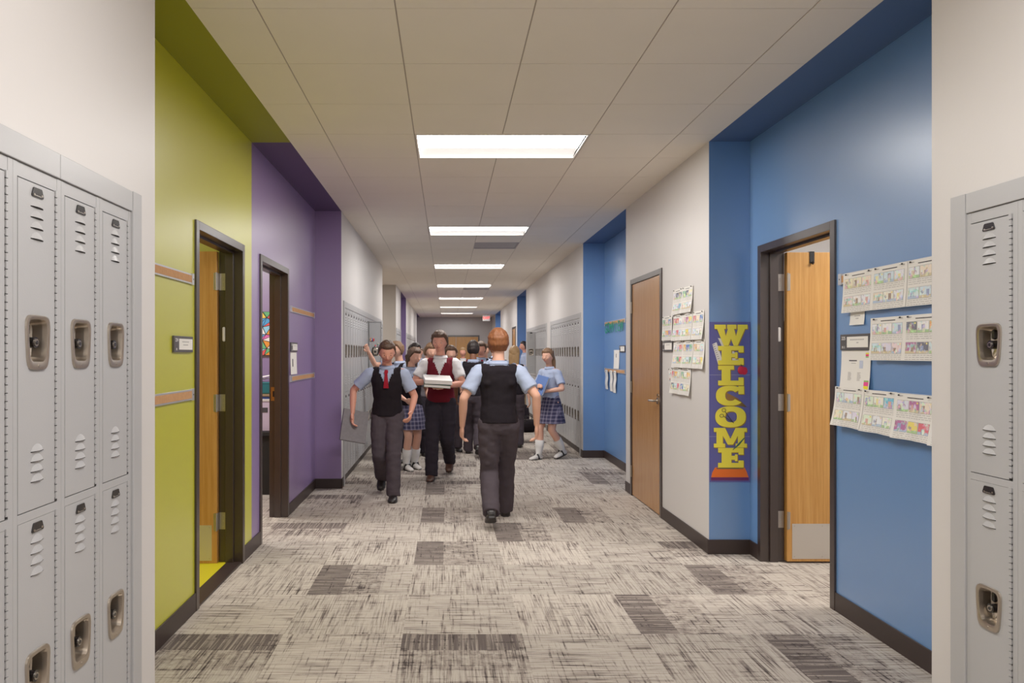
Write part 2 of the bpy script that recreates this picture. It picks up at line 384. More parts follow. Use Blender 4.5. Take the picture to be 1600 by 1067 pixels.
wall('wall_back', 'grey end wall of the corridor above wooden double doors', [(-1.6, 2.4, 30.2, 30.4, 0, H, 'grey_paint')])
wall('wall_front', 'white wall behind the camera', [(-1.6, 2.4, -3.1, -3.0, 0, H, W)])
# rooms seen through the open doors
wall('wall_side', 'green walls of the room behind the green alcove', [(-4.7, -4.6, 2.8, 5.2, 0, 2.75, G), (-4.7, -1.55, 2.7, 2.79, 0, 2.75, G), (-4.7, -1.55, 5.15, 5.217, 0, 2.75, G)])
wall('wall_side', 'purple walls of the room behind the purple alcove', [(-4.7, -4.6, 5.217, 8.2, 0, 2.75, P), (-4.7, -1.56, 8.2, 8.3, 0, 2.75, P)])
wall('wall_side', 'pale walls of the room behind the blue alcove', [(5.2, 5.3, 2.8, 6.1, 0, 2.75, W), (2.32, 5.3, 6.1, 6.2, 0, 2.75, W), (2.34, 5.3, 2.7, 2.79, 0, 2.75, W)])

# ------------------------------------------------------------------ ceiling
def build_ceiling():
    b = MB(); g = MB()
    xs = [XL, -.8343, -.2247, .3849, .9945, 1.6041, XR]; y0 = 3.1913
    lights = set(); vents = {(3, 11), (3, 22)}
    for k in range(-2, 7):
        for c in (2, 3): lights.add((c, 3+6*k))
    for c in range(6):
        for r in range(-11, 45):
            xa, xb, ya, yb = xs[c], xs[c+1], y0+r*T, y0+(r+1)*T
            if ya > 30.2 or yb < -3: continue
            yb = min(yb, 30.2); ya = max(ya, -3.0)
            if (c, r) in lights or (c, r) in vents: continue
            e = .0035; q = .0015
            q = .0019; b.box(xa+(e if c else 0), xb-(e if c < 5 else 0), ya+q, yb-q, H, H+.02, 'ceiling_tile')
    b.box(XL, XR, -3, 30.2, H+.08, H+.09, 'grid_bar')
    for x in xs[1:-1]:
        if abs(x-.3849) > .01: g.box(x-.0065, x+.0065, -3, 30.2, H+.0035, H+.018, 'grid_bar'); continue
        ya = -3
        for k in range(-2, 8):
            yb = min(y0+(3+6*k)*T, 30.2)
            if yb > ya: g.box(x-.0065, x+.0065, ya, yb, H+.0035, H+.018, 'grid_bar')
            ya = yb+T
    r = -10
    while y0+r*T < 30.2:
        y = y0+r*T; g.box(XL, XR, y-.004, y+.004, H+.006, H+.016, 'grid_bar'); r += 1
    structure(b.build('ceiling'), 'suspended ceiling of off-white lay-in tiles', 'ceiling')
    structure(g.build('trim_1'), 'thin metal grid bars between the ceiling tiles', 'ceiling grid')
build_ceiling()
M['green_soffit_shaded'] = mat('green_soffit_shaded', srgb(140, 140, 20), rough=.6); M['purple_soffit_shaded'] = mat('purple_soffit_shaded', srgb(86, 68, 104), rough=.6); M['blue_soffit_shaded'] = mat('blue_soffit_shaded', srgb(74, 100, 142), rough=.6)  # wall colours darkened to paint in the shade on the soffits
SOF = {G: 'green_soffit_shaded', P: 'purple_soffit_shaded', B: 'blue_soffit_shaded'}
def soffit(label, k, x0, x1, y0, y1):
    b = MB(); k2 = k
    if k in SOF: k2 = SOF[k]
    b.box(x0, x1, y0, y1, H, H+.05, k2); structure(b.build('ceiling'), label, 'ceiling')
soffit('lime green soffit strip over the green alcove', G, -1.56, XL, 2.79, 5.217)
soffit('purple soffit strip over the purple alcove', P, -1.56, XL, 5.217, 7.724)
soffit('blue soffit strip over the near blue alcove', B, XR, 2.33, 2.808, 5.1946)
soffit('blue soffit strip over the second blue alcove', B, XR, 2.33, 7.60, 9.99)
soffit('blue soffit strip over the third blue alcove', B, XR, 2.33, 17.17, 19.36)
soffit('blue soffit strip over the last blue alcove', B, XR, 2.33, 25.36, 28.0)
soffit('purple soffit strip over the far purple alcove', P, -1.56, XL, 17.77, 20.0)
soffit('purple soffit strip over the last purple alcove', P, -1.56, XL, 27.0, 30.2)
soffit('off-white ceiling of the opening on the left', 'ceiling_tile', -4.0, XL, 12.645, 16.0)
def room_ceiling(label, x0, x1, y0, y1, z=2.75):
    b = MB(); b.box(x0, x1, y0, y1, z, z+.05, 'ceiling_tile')
    for i in range(int((x1-x0)/T)+1): b.box(x0+i*T, x0+i*T+.02, y0, y1, z-.004, z+.001, 'fixture_white')
    for i in range(int((y1-y0)/T)+1): b.box(x0, x1, y0+i*T, y0+i*T+.02, z-.004, z+.001, 'fixture_white')
    structure(b.build('ceiling'), label, 'ceiling')
room_ceiling('white ceiling of the room behind the green alcove', -4.7, -1.55, 2.7, 5.217)
room_ceiling('white ceiling of the room behind the purple alcove', -4.7, -1.55, 5.217, 8.3)
room_ceiling('white ceiling of the room behind the blue alcove', 2.32, 5.3, 2.7, 6.2)

# ------------------------------------------------------------------ baseboards
bn = [0]
def baseboard(side, label, x0, x1, y0, y1, h=.104):
    b = MB(); b.box(x0, x1, y0, y1, 0, h, 'baseboard')
    structure(b.build('baseboard_'+side, bevel=.003), label, 'baseboard')
t = .010
for lab, x, s, a, c in [('beside the open green door', XGL, 1, 2.79, 4.035), ('between the green and purple doors', XGL, 1, 5.005, 5.43),
                        ('of the purple alcove beyond its door', XGL, 1, 6.41, 7.724), ('of the far purple alcove', XGL, 1, 17.77, 20.0), ('of the last purple alcove', XGL, 1, 27.0, 30.2)]:
    baseboard('left', 'dark brown baseboard '+lab, x, x+t, a, c)
for lab, a, c in [('under the near left wall pier', 2.645, 2.80), ('at the corner before the second left lockers', 7.714, 7.85), ('at the end of the second left lockers', 12.62, 12.66)]:
    baseboard('left', 'dark brown baseboard '+lab, XL, XL+t, a, c)
baseboard('left', 'dark brown baseboard across the purple return face', XGL, XL+t, 7.714, 7.724)
baseboard('left', 'dark brown baseboard along the beige side wall', -4, XL, 15.99, 16.0)
for lab, a, c in [('beside the open door under the taped sheets', 2.808, 4.045), ('between the welcome poster and the open door', 5.05, 5.1946)]:
    baseboard('right', 'dark brown baseboard '+lab, XGR-t, XGR, a, c)
baseboard('right', 'dark brown baseboard below the welcome poster', XR-t, XGR, 5.1846, 5.1946)
baseboard('right', 'dark brown baseboard of the second blue alcove', XGR-t, XGR, 7.60, 9.99)
baseboard('right', 'dark brown baseboard across the second blue return face', XR-t, XGR, 9.98, 9.99)
baseboard('right', 'dark brown baseboard of the third blue alcove', XGR-t, XGR, 17.17, 19.36)
for lab, a, c in [('below the papers of the white pier', 5.1946, 6.315), ('left of the closed door', 7.385, 7.60), ('beside the far right lockers', 9.99, 10.13), ('between the two far right locker banks', 13.10, 13.60),
                  ('of the farthest white right wall', 20.8, 25.36), ('beside the near right lockers', 2.69, 2.818)]:
    baseboard('right', 'dark brown baseboard '+lab, XR-t, XR, a, c)

# ------------------------------------------------------------------ doors
def leaf_boxes(b, w, h, k, th=.044): b.box(0, w, 0, th, .008, h, k)
def hinge(parent, mk, z):
    """butt hinge: mk(b) adds boxes at height z"""
    b = MB(); mk(b, z); b.build('hinge', parent, bevel=.0008)
def door_frame(side, y0, y1, root, glare=False):
    """hollow metal frame round an opening y0..y1 in the wall plane, with a stop"""
    b = MB(); f = .048; s = side
    x = {-1: XGL, 1: XGR, 2: XR}[side]; d = 1 if side == -1 else -1     # d: towards the corridor
    def bx(xa, xb, *r): b.box(min(xa, xb), max(xa, xb), *r, 'frame_brown')
    out = x+d*.012; inn = x-d*.152
    bx(out, inn, y0-f, y0, 0, HD+.05); bx(out, inn, y1, y1+f, 0, HD+.05); bx(out, inn, y0, y1, HD, HD+.05)
    sa, sb = x-d*.05, x-d*.105
    bx(sa, sb, y0, y0+.016, 0, HD); bx(sa, sb, y1-.016, y1, 0, HD); bx(sa, sb, y0+.016, y1-.016, HD-.016, HD)
    return b.build('frame', root, bevel=.002)

# door_1: green alcove, leaf swung into the room at a right angle, hinged on the far jamb
def open_door(num, side, y0, y1, label, leafn, handed):
    r = empty('door_%d' % num, (0, 0, 0)); structure(r, label, 'door')
    door_frame(side, y0, y1, r)
    x = XGL if side == -1 else XGR; d = 1 if side == -1 else -1
    back = x-d*.155
    b = MB(); xa, xb = back, back-d*.88
    yl = y1-.036                           # leaf face towards the camera
    b.box(min(xa, xb), max(xa, xb), yl, yl+.044, .012, HD-.004, 'oak')
    leaf = b.build('leaf', r, bevel=.002); tag(leaf, 'honey oak veneer leaf standing open')
    k = MB(); xa2, xb2 = back-d*.035, back-d*.845
    k.box(min(xa2, xb2), max(xa2, xb2), yl-.0015, yl, .03, .27, 'kick_plate')
    for i in range(5):
        xx = xa2-d*(.015+i*.19)
        for z in (.045, .255): k.cyl((xx, yl-.003, z), (xx, yl, z), .004, 'steel', 8)
    k.build('kick_plate', leaf)
    for z in (1.865, 1.04, .235):
        h = MB()
        xx = back
        jx0, jx1 = xx+d*.006, xx+d*.050       # jamb plate
        h.box(min(jx0, jx1), max(jx0, jx1), y1-.0025, y1, z, z+.115, 'hinge_steel')
        h.cyl((xx-d*.003, y1-.045, z-.003), (xx-d*.003, y1-.045, z+.118), .0065, 'steel', 10)
        h.box(min(xx-d*.004, xx-d*.001), max(xx-d*.004, xx+d*.004), y1-.045, y1-.002, z, z+.115, 'hinge_steel')
        jx2 = xx-d*.022
        h.box(min(xx, jx2), max(xx, jx2), yl-.0022, yl, z, z+.115, 'hinge_steel')
        for q in range(3): h.cyl((xx+d*.034, y1-.004, z+.02+q*.037), (xx+d*.034, y1, z+.02+q*.037), .004, 'steel', 8)
        h.build('hinge', r, autosmooth=True)
    c = MB(); c.tube([(x-d*.118, y1-.002, 1.525), (x-d*.118, y1-.002, 1.605)], .011, 'white_text', n=12, flat=.4, side=Vector((1, 0, 0)))
    tag(c.build('contact_plate', r, smooth=True), 'small white oval plate on the jamb')
    return r, leaf, back, yl
r1, leaf1, bk1, yl1 = open_door(1, -1, D1[0], D1[1], 'open oak door in the lime green wall', None, 0)
r3, leaf3, bk3, yl3 = open_door(3, 1, D3[0], D3[1], 'open oak door in the blue wall beside the taped sheets', None, 0)
# over-door hook on door_3
b = MB(); hx = bk3+.17
b.box(hx-.016, hx+.016, yl3-.004, yl3-.001, 2.05, 2.13, 'black_metal'); b.box(hx-.016, hx+.016, yl3-.004, yl3+.047, 2.127, 2.131, 'black_metal')
b.tube([(hx, yl3-.006, 2.055), (hx, yl3-.014, 2.045), (hx, yl3-.022, 2.06)], .006, 'black_metal', 8)
tag(b.build('door_hook', None), 'black over-door hook on top of the open oak door in the blue wall', 'hook')
r2 = empty('door_2'); structure(r2, 'open doorway with dark frame in the purple wall', 'door'); door_frame(-1, D2[0], D2[1], r2)
b = MB(); b.box(-1.54, -1.49, D2[1]-.002, D2[1]+.0, 1.02, 1.14, 'brass'); b.box(-1.525, -1.507, D2[1]-.0024, D2[1], 1.055, 1.105, 'dark')
tag(b.build('strike_plate', r2), 'brass strike plate')
b = MB(); b.box(-2.44, -1.56, D2[0]-.03, D2[0]+.014, .012, HD-.004, 'oak'); b.build('leaf', r2, bevel=.002)

def closed_door(num, x, y0, y1, label, full=True, k='oak_dull', d=-1):
    r = empty('door_%d' % num); structure(r, label, 'door')
    b = MB(); f = .05
    def bx(xa, xb, *q): b.box(min(xa, xb), max(xa, xb), *q, 'frame_brown')
    out = x+d*.012; inn = x-d*.14
    bx(out, inn, y0, y0+f, 0, HD+.05); bx(out, inn, y1-f, y1, 0, HD+.05); bx(out, inn, y0+f, y1-f, HD, HD+.05); b.build('frame', r, bevel=.002)
    b = MB(); b.box(min(x+d*.002, x-d*.042), max(x+d*.002, x-d*.042), y0+f+.003, y1-f-.003, .01, HD-.003, k); lf = b.build('leaf', r, bevel=.002)
    if full:
        for z in (1.84, 1.04, .19):
            h = MB(); h.cyl((x+d*.014, y1-f, z), (x+d*.014, y1-f, z+.115), .0075, 'steel', 10)
            h.box(x+d*.0145, x+d*.011, y1-f-.012, y1-f+.012, z, z+.115, 'hinge_steel'); h.build('hinge', r, autosmooth=True)
        yy = y0+f+.065
        h = MB(); h.cyl((x+d*.002, yy, 1.015), (x+d*.014, yy, 1.015), .028, 'steel', 20)
        h.tube([(x+d*.014, yy, 1.015), (x+d*.052, yy, 1.015), (x+d*.058, yy+.03, 1.015), (x+d*.055, yy+.115, 1.012)], [.010, .0105, .010, .008], 'steel', 12)
        h.cyl((x+d*.002, yy, 1.065), (x+d*.012, yy, 1.065), .014, 'steel', 16)
        tag(h.build('lever_handle', lf, smooth=False, autosmooth=True), 'chrome lever handle')
    return r
closed_door(4, XR, D4[0]-.045, D4[1]+.045, 'closed oak door with chrome lever in the white pier')
closed_door(5, XR, 19.70, 20.78, 'small far closed wooden door beyond the third blue alcove', False)
# end doors
r = empty('door_6'); structure(r, 'wooden double doors in the end wall of the corridor', 'door')
b = MB(); b.box(-.60, -.54, 30.16, 30.2, 0, 2.2, 'frame_brown'); b.box(1.30, 1.36, 30.16, 30.2, 0, 2.2, 'frame_brown'); b.box(-.54, 1.30, 30.16, 30.2, 2.13, 2.2, 'frame_brown'); b.build('frame', r)
for a in (-.54, .385):
    b = MB(); b.box(a+.004, a+.911, 30.165, 30.2, .01, 2.13, 'oak'); lf = b.build('leaf', r)
    b = MB(); b.box(a+.08, a+.84, 30.13, 30.165, 1.0, 1.05, 'steel'); b.build('push_bar', lf)

# threshold of the green room
b = MB(); b.box(-1.50, -1.40, D1[0], D1[1], 0, .013, 'baseboard'); tag(b.build('threshold_strip'), 'dark threshold strip under the open green-wall door', 'threshold')

# ------------------------------------------------------------------ lockers
LW = .2335
def rr(hw, hz, cz, y, n=28, taper=.10, ex=5.0, top=0.0):
    out = []
    for j in range(n):
        a = 2*pi*j/n; c, s_ = cos(a), sin(a)
        x = math.copysign(abs(c)**(2/ex), c); z = math.copysign(abs(s_)**(2/ex), s_)
        out.append(((hw*(1+taper*z))*x, y, cz+hz*z))
    return out
DX0, DX1 = .020, .196
def door_mesh(detail=True):
    b = MB(); w = DX1-DX0; h = .88; cx = w/2; cz = .45; hw, hz = .047, .062; y0, y1 = -.005, 0.004
    k = 'locker_grey'
    b.box(0, cx-hw, y0, y1, 0, h, k); b.box(cx+hw, w, y0, y1, 0, h, k)
    b.box(cx-hw, cx+hw, y0, y1, 0, cz-hz, k); b.box(cx-hw, cx+hw, y0, y1, cz+hz, h, k)
    lz = [.818-i*.029 for i in range(4)]+[.156-i*.027 for i in range(4)]
    for z in lz:
        n = 8 if detail else 4; hwid = .031
        for i in range(n):
            t0, t1 = i/n, (i+1)/n
            def pt(t_):
                s_ = max(.0, sin(pi*t_))**.7
                return (cx-hwid+2*hwid*t_, -.0052-.0068*s_, z), (cx-hwid+2*hwid*t_, -.0051, z+.019*s_), (cx-hwid+2*hwid*t_, -.0051, z-.003)
            a0, a1 = pt(t0), pt(t1)
            b.face([a0[0], a1[0], a1[1], a0[1]], k); b.face([a0[2], a1[2], a1[0], a0[0]], 'dark')
    return b, cx, cz, w, h
def pocket(b, cx, cz, n=28):
    rs = [rr(.0555, .075, cz, -.005, n), rr(.0545, .074, cz, -.0105, n), rr(.048, .066, cz+.003, -.0115, n), rr(.0425, .058, cz+.005, -.009, n),
          rr(.040, .055, cz+.005, .004, n), rr(.037, .051, cz+.004, .030, n), rr(.03, .043, cz+.004, .036, n, ex=3)]
    rs = [[(x+cx, y, z) for x, y, z in r_] for r_ in rs]
    inner = 'dark' if n < 20 else 'pocket_steel'  # far pockets: a dark colour stands in for the shade inside
    b.rings([list(reversed(r_)) for r_ in rs[:5]], 'pocket_steel' if n > 20 else 'dimmed_steel', cap=False); b.rings([list(reversed(r_)) for r_ in rs[4:]], inner, cap=False)
    b.face(list(reversed(rs[-1])), inner)
def plate(b, cx, z):
    q = [(-.026, -.013), (-.028, -.009), (-.021, .009), (-.018, .012), (.018, .012), (.021, .009), (.028, -.009), (.026, -.013)]
    ya, yb = -.0085, -.005
    b.rings([[(cx+x, yb, z+zz) for x, zz in q], [(cx+x, ya, z+zz) for x, zz in q]], 'black_metal')
def locker_door_detailed(parent, num):
    b, cx, cz, w, h = door_mesh(True); d = b.build('door', parent)
    p = MB(); pocket(p, cx, cz); p.cyl((cx, -.0125, cz-.064), (cx, -.011, cz-.064), .004, 'steel', 10)
    p.build('handle_pocket', d, smooth=False, autosmooth=True)
    l = MB(); l.cyl((cx, .034, cz), (cx, -.002, cz), .015, 'black_metal', 20); l.cyl((cx, -.002, cz), (cx, -.0045, cz), .010, 'steel', 16); l.cyl((cx, -.0045, cz), (cx, -.0055, cz), .006, 'black_metal', 12)
    l.tube([(cx-.008, .02, cz+.026), (cx-.008, .02, cz+.046)], .009, 'black_metal', 8); l.tube([(cx+.002, .022, cz-.01), (cx-.012, .022, cz-.034)], .006, 'steel', 8)
    tag(l.build('lock', d, autosmooth=True), 'black cylinder lock')
    q = MB(); plate(q, cx, .858)
    q.cyl((cx-.018, -.0095, .850), (cx-.018, -.0085, .850), .0035, 'steel', 8); q.cyl((cx+.019, -.0095, .852), (cx+.019, -.0085, .852), .0035, 'steel', 8)
    q.box(cx-.014, cx+.014, -.0095, -.0085, .8475, .8495, 'hinge_steel')
    tag(q.build('number_plate', d), 'small black number plate')
    return d
def locker_frame_mesh():
    b = MB(); k = 'locker_grey'
    b.box(0, DX0-.0015, -.004, .02, .10, 1.934, k); b.box(.2115, LW-.001, -.004, .02, .10, 1.934, k)
    b.box(DX0-.0015, .2115, -.003, .02, 1.897, 1.934, k); b.box(DX0-.0015, .2115, -.0045, .02, .986, 1.010, k); b.box(DX0-.0015, .2115, -.003, .02, .10, .104, k)
    b.box(0, .002, .02, .36, .10, 1.934, k); b.box(LW-.003, LW-.001, .02, .36, .10, 1.934, k); b.box(.002, LW-.003, .356, .36, .10, 1.934, k)
    b.box(.002, LW-.003, .02, .356, 1.93, 1.934, k); b.box(.002, LW-.003, .02, .356, .995, .998, k); b.box(.002, LW-.003, .02, .356, .10, .103, k)
    # dark sheets standing in for the shade behind the door edges
    b.box(DX0-.0015, .2115, .042, .044, .104, .986, 'dark'); b.box(DX0-.0015, .2115, .042, .044, 1.01, 1.897, 'dark')
    b.box(0, LW-.001, .03, .05, 0, .10, 'baseboard')
    return b
def hinge_mesh(n=84):
    b = MB(); h = .88
    for i in range(n):
        z0 = h*i/n; z1 = h*(i+1)/n
        if i % 2: b.box(.1978, .2085, -.0085, .003, z0-.004, z1+.004, 'locker_grey')
        else: b.box(.1978, .2085, -.0055, .003, z0, z1, 'dark')
    return b
ZU, ZL = 1.013, .105
def locker_full():
    r = empty('locker')
    locker_frame_mesh().build('locker_frame', r)
    for z in (ZU, ZL):
        d = locker_door_detailed(r, 1); d.location = (DX0, 0, z)
        hm = hinge_mesh().build('hinge', r); hm.location = (0, 0, z)
    return r
def locker_simple():
    r = empty('locker')
    fr = MB(); k = 'locker_grey'
    fr.box(0, DX0-.0015, -.004, .02, .10, 1.934, k); fr.box(.2, LW-.001, -.004, .02, .10, 1.934, k)
    fr.box(DX0, .2, -.003, .02, 1.897, 1.934, k); fr.box(DX0, .2, -.0045, .02, .986, 1.010, k)
    fr.box(DX0-.001, .2, .007, .009, .10, 1.9, 'dark'); fr.box(0, LW-.001, .03, .05, 0, .10, 'baseboard'); fr.box(0, LW-.001, .02, .36, 1.93, 1.934, k)  # the dark sheet paints the shade inside the locker
    fr.build('locker_frame', r)
    b, cx, cz, w, h = door_mesh(False)
    pocket(b, cx, cz, 12); b.cyl((cx, .034, cz), (cx, -.004, cz), .016, 'black_metal', 10); plate(b, cx, .858)
    for z in (ZU, ZL):
        d = b.build('door', r, loc=(DX0, 0, z), autosmooth=False) if z == ZU else bpy.data.objects.new('door', dm)
        if z == ZU: dm = d.data
        else: COL.objects.link(d); d.parent = r; d.location = (DX0, 0, z)
    return r

PI2 = pi/2
def place(o, side, y):   # y: the viewer's left end of the unit
    if side == -1: o.location = (XL, y, 0); o.rotation_euler = (0, 0, PI2)
    else: o.location = (XR, y, 0); o.rotation_euler = (0, 0, -PI2)
proto = locker_full()
kids = {o: [] for o in bpy.data.objects}
for o in bpy.data.objects:
    if o.parent: kids[o.parent].append(o)
lab_l = ['grey two-door locker at the end of the near left bank, beside the wall pier', 'grey two-door locker, second from the green wall in the near left bank',
         'grey two-door locker, third from the green wall in the near left bank', 'grey two-door locker, fourth from the green wall, mostly cut by the left edge']
lab_r = ['grey two-door locker at the end of the near right bank, beside the wall pier', 'grey two-door locker, second from the blue wall in the near right bank']
first = True
for i in range(7):
    o = proto if i == 0 else copy_tree(proto, None, kids)
    place(o, -1, 2.571-LW*(i+1))
    tag(o, lab_l[i] if i < 4 else 'grey two-door locker past the left edge of the view in the near left bank', 'locker', 'near left lockers')
for i in range(6):
    o = copy_tree(proto, None, kids); place(o, 1, 2.612-LW*i)
    tag(o, lab_r[i] if i < 2 else 'grey two-door locker past the right edge of the view in the near right bank', 'locker', 'near right lockers')
sp = locker_simple()
kids = {o: [] for o in bpy.data.objects}
for o in bpy.data.objects:
    if o.parent: kids[o.parent].append(o)
used = False
def bank(side, y0, n, label, group, skip=()):
    """lockers from y0 away from the camera"""
    global used
    for i in range(n):
        if i in skip: continue
        o = sp if not used else copy_tree(sp, None, kids); used = True
        place(o, side, y0+LW*i if side == -1 else y0+LW*(i+1)); tag(o, label, 'locker', group)
bank(-1, 7.925, 20, 'narrow grey two-tier locker in the bank beyond the purple alcove', 'lockers beyond the purple alcove', (10,))
bank(1, 10.20, 12, 'narrow grey two-tier locker in the bank beside the second blue alcove', 'lockers beside the second blue alcove')
bank(1, 13.67, 14, 'narrow grey two-tier locker in the far right bank behind the white pillar', 'far right lockers', (7,))
bank(-1, 16.15, 6, 'narrow grey two-tier locker beyond the opening on the left', 'lockers beyond the left opening')
bank(-1, 20.2, 24, 'narrow grey two-tier locker on the farthest white left wall', 'farthest left lockers')

# the two lockers with their upper door standing open
def open_locker(side, y, label, inside):
    r = empty('locker'); fr = locker_frame_mesh()
    # drop the dark shade sheet of the upper half: rebuild without it
    fr = MB(); k = 'locker_grey'
    for a in ((0, DX0-.0015, -.004, .02, .10, 1.934), (.2, LW-.001, -.004, .02, .10, 1.934), (DX0, .2, -.003, .02, 1.897, 1.934), (DX0, .2, -.0045, .02, .986, 1.010),
              (0, .002, .02, .36, .1, 1.934), (LW-.003, LW-.001, .02, .36, .1, 1.934), (.002, LW-.003, .356, .36, .1, 1.934), (.002, LW-.003, .02, .356, 1.6, 1.604), (.002, LW-.003, .02, .356, .995, .998), (.002, LW-.003, .02, .356, 1.93, 1.934)):
        fr.box(*a, k)
    fr.box(DX0, .2, .007, .009, .104, .986, 'dark'); fr.box(0, LW-.001, .03, .05, 0, .10, 'baseboard'); fr.build('locker_frame', r)
    b, cx, cz, w, h = door_mesh(True); pocket(b, cx, cz); plate(b, cx, .858)
    lo = b.build('door', r, loc=(DX0, 0, ZL))
    b, cx, cz, w, h = door_mesh(True); plate(b, cx, .858)
    b.box(0, .004, 0, .016, 0, .88, 'locker_grey'); b.box(w-.004, w, 0, .016, 0, .88, 'locker_grey'); b.box(0, w, 0, .016, .876, .88, 'locker_grey')
    # shift so the hinge edge is the origin
    b.v = [(x-w, y_, z) for x, y_, z in b.v]
    up = b.build('door', r, loc=(DX1+.004, -.006, ZU)); up.rotation_euler = (0, 0, radians(90)); tag(up, 'upper door standing open')
    p = MB(); pocket(p, cx-w, cz); p.cyl((cx-w, .05, cz), (cx-w, -.004, cz), .016, 'black_metal', 14); p.build('handle_pocket', up, autosmooth=True)
    if inside:
        for x0, z0, ww, hh, cols in ((-.075, .60, .062, .045, ((.7, .08, .05), (.05, .08, .3), (.8, .3, .1))), (-.15, .52, .028, .055, ((.5, .2, .05), (.1, .2, .5), (.2, .25, .05))), (-.098, .525, .018, .024, ((.7, .08, .12),))):
            g = MB(); n = len(cols)
            for i, c in enumerate(cols):
                g.face([(x0+ww*i/n, .0175, z0), (x0+ww*i/n, .0175, z0+hh), (x0+ww*(i+1)/n, .0175, z0+hh), (x0+ww*(i+1)/n, .0175, z0)], 'crayon', c+(1,))
            g.build('picture_sticker', up)
    place(r, side, y); tag(r, label, 'locker'); return r
open_locker(-1, 7.925+LW*10, 'grey locker whose upper door stands open with colourful stickers inside', True)
open_locker(1, 13.67+LW*8, 'grey locker in the far right bank with its upper door standing open', False)

def trim(side, ylo, yhi, capends, label, split=None):
    """filler panels along the top and at the ends of a bank"""
    r = empty('locker_trim', (0, 0, 0)); x = XL if side == -1 else XR; d = 1 if side == -1 else -1
    def bx(b, a0, a1, *q): b.box(min(x+d*a0, x+d*a1), max(x+d*a0, x+d*a1), *q, 'locker_grey')
    segs = split or [ylo, yhi]
    for a, c in zip(segs[:-1], segs[1:]):
        b = MB(); bx(b, -.02, .010, a+.0008, c-.0008, 1.936, LT); b.build('top_filler', r, bevel=.002)
    for a, c in capends:
        b = MB(); bx(b, -.02, .012, a, c, 0.0, LT+.001); b.build('side_filler', r, bevel=.002)
    tag(r, label, 'locker trim')
trim(-1, 1.0, 2.571, [(2.573, 2.643)], 'grey filler panels framing the near left lockers', [.93, 2.09, 2.571])
trim(1, 1.0, 2.612, [(2.614, 2.688)], 'grey filler panels framing the near right lockers', [1.2, 2.612])
trim(-1, 7.925, 12.6, [(7.852, 7.923), (12.598, 12.62)], 'grey filler panels framing the lockers beyond the purple alcove', [7.925, 9.1, 10.3, 11.5, 12.597])
trim(1, 10.2, 13.0, [(10.132, 10.198), (13.005, 13.098)], 'grey filler panels framing the lockers beside the second blue alcove', [10.2, 11.6, 13.004])
trim(1, 13.67, 16.95, [(13.602, 13.668), (16.942, 17.018)], 'grey filler panels framing the far right lockers', [13.67, 15.3, 16.94])
trim(-1, 16.15, 17.6, [(16.082, 16.148), (17.554, 17.698)], 'grey filler panels framing the lockers beyond the left opening')
trim(-1, 20.2, 25.8, [(20.122, 20.198), (25.806, 25.898)], 'grey filler panels framing the farthest left lockers')

# ------------------------------------------------------------------ ceiling fixtures
def fixture():
    r = empty('ceiling_light')
    b = MB(); x0, x1, y0, y1 = .006, 2*T-.006, .004, T-.004
    b.box(x0, x1, y0, y0+.012, -.004, .02, 'fixture_white'); b.box(x0, x1, y1-.012, y1, -.004, .02, 'fixture_white')
    b.box(x0, x0+.012, y0+.012, y1-.012, -.004, .02, 'fixture_white'); b.box(x1-.012, x1, y0+.012, y1-.012, -.004, .02, 'fixture_white')
    # housing
    b.box(x0, x1, y0, y1, .06, .064, 'fixture_white'); b.build('frame', r)
    b = MB(); yy0, yy1 = y0+.012, y1-.012; n = 14
    rows = []
    for i in range(n+1):
        t_ = i/n; y = yy0+(yy1-yy0)*t_; z = .002+.030*(sin(pi*t_))**.7; rows.append((y, z))
    for i in range(n):
        (a, za), (c, zc) = rows[i], rows[i+1]; k = 'diffuser' if i < n-4 else 'diffuser_shaded'  # last rows glow weakly, painting the shaded far side of the fixture
        b.face([(x0+.012, a, za), (x1-.012, a, za), (x1-.012, c, zc), (x0+.012, c, zc)], k)
    for x in (x0+.012, x1-.012):
        for i in range(n):
            (a, za), (c, zc) = rows[i], rows[i+1]
            b.face([(x, a, 0), (x, c, 0), (x, c, zc), (x, a, za)], 'fixture_white')
    b.build('diffuser', r); return r
fx = fixture()
names = ['behind the camera', 'just above the camera', 'nearest in view, over the two open doors', 'second from the camera', 'third from the camera', 'fourth from the camera', 'fifth from the camera', 'sixth from the camera', 'farthest, close to the end wall']
for k in range(-2, 7):
    o = fx if k == -2 else copy_tree(fx)
    y = 3.1913+(3+6*k)*T; o.location = (-.2247, y, H)
    tag(o, 'recessed white ceiling light, '+names[k+2], 'ceiling light', 'ceiling lights down the corridor')
def vent(row, label):
    r = empty('air_vent', (.3849, 3.1913+row*T, H)); b = MB()
    b.box(.004, T-.004, .004, T-.004, .008, .02, 'vent_grey')
    b.build('perforated_panel', r); b = MB()
    for a in ((.003, T-.003, .003, .02), (.003, T-.003, T-.02, T-.003), (.003, .02, .02, T-.02), (T-.02, T-.003, .02, T-.02)): b.box(a[0], a[1], a[2], a[3], 0, .02, 'vent_grey')
    b.build('frame', r); tag(r, label, 'air vent')
vent(11, 'square grey return air vent between the second and third ceiling lights'); vent(22, 'square grey return air vent just past the fourth ceiling light')
def lamp(x, y, z, e, sx=1.0, col=(1, .95, .88)):
    ld = bpy.data.lights.new('area', 'AREA'); ld.shape = 'RECTANGLE'; ld.size = sx; ld.size_y = .6; ld.energy = e; ld.color = col
    lo = bpy.data.objects.new('light_source', ld); COL.objects.link(lo); lo.location = (x, y, z)
lamp(-2.9, 4.0, 2.74, 20); lamp(-2.8, 6.7, 2.74, 60); lamp(3.5, 4.2, 2.74, 55); lamp(-2.6, 14.3, 2.9, 40)

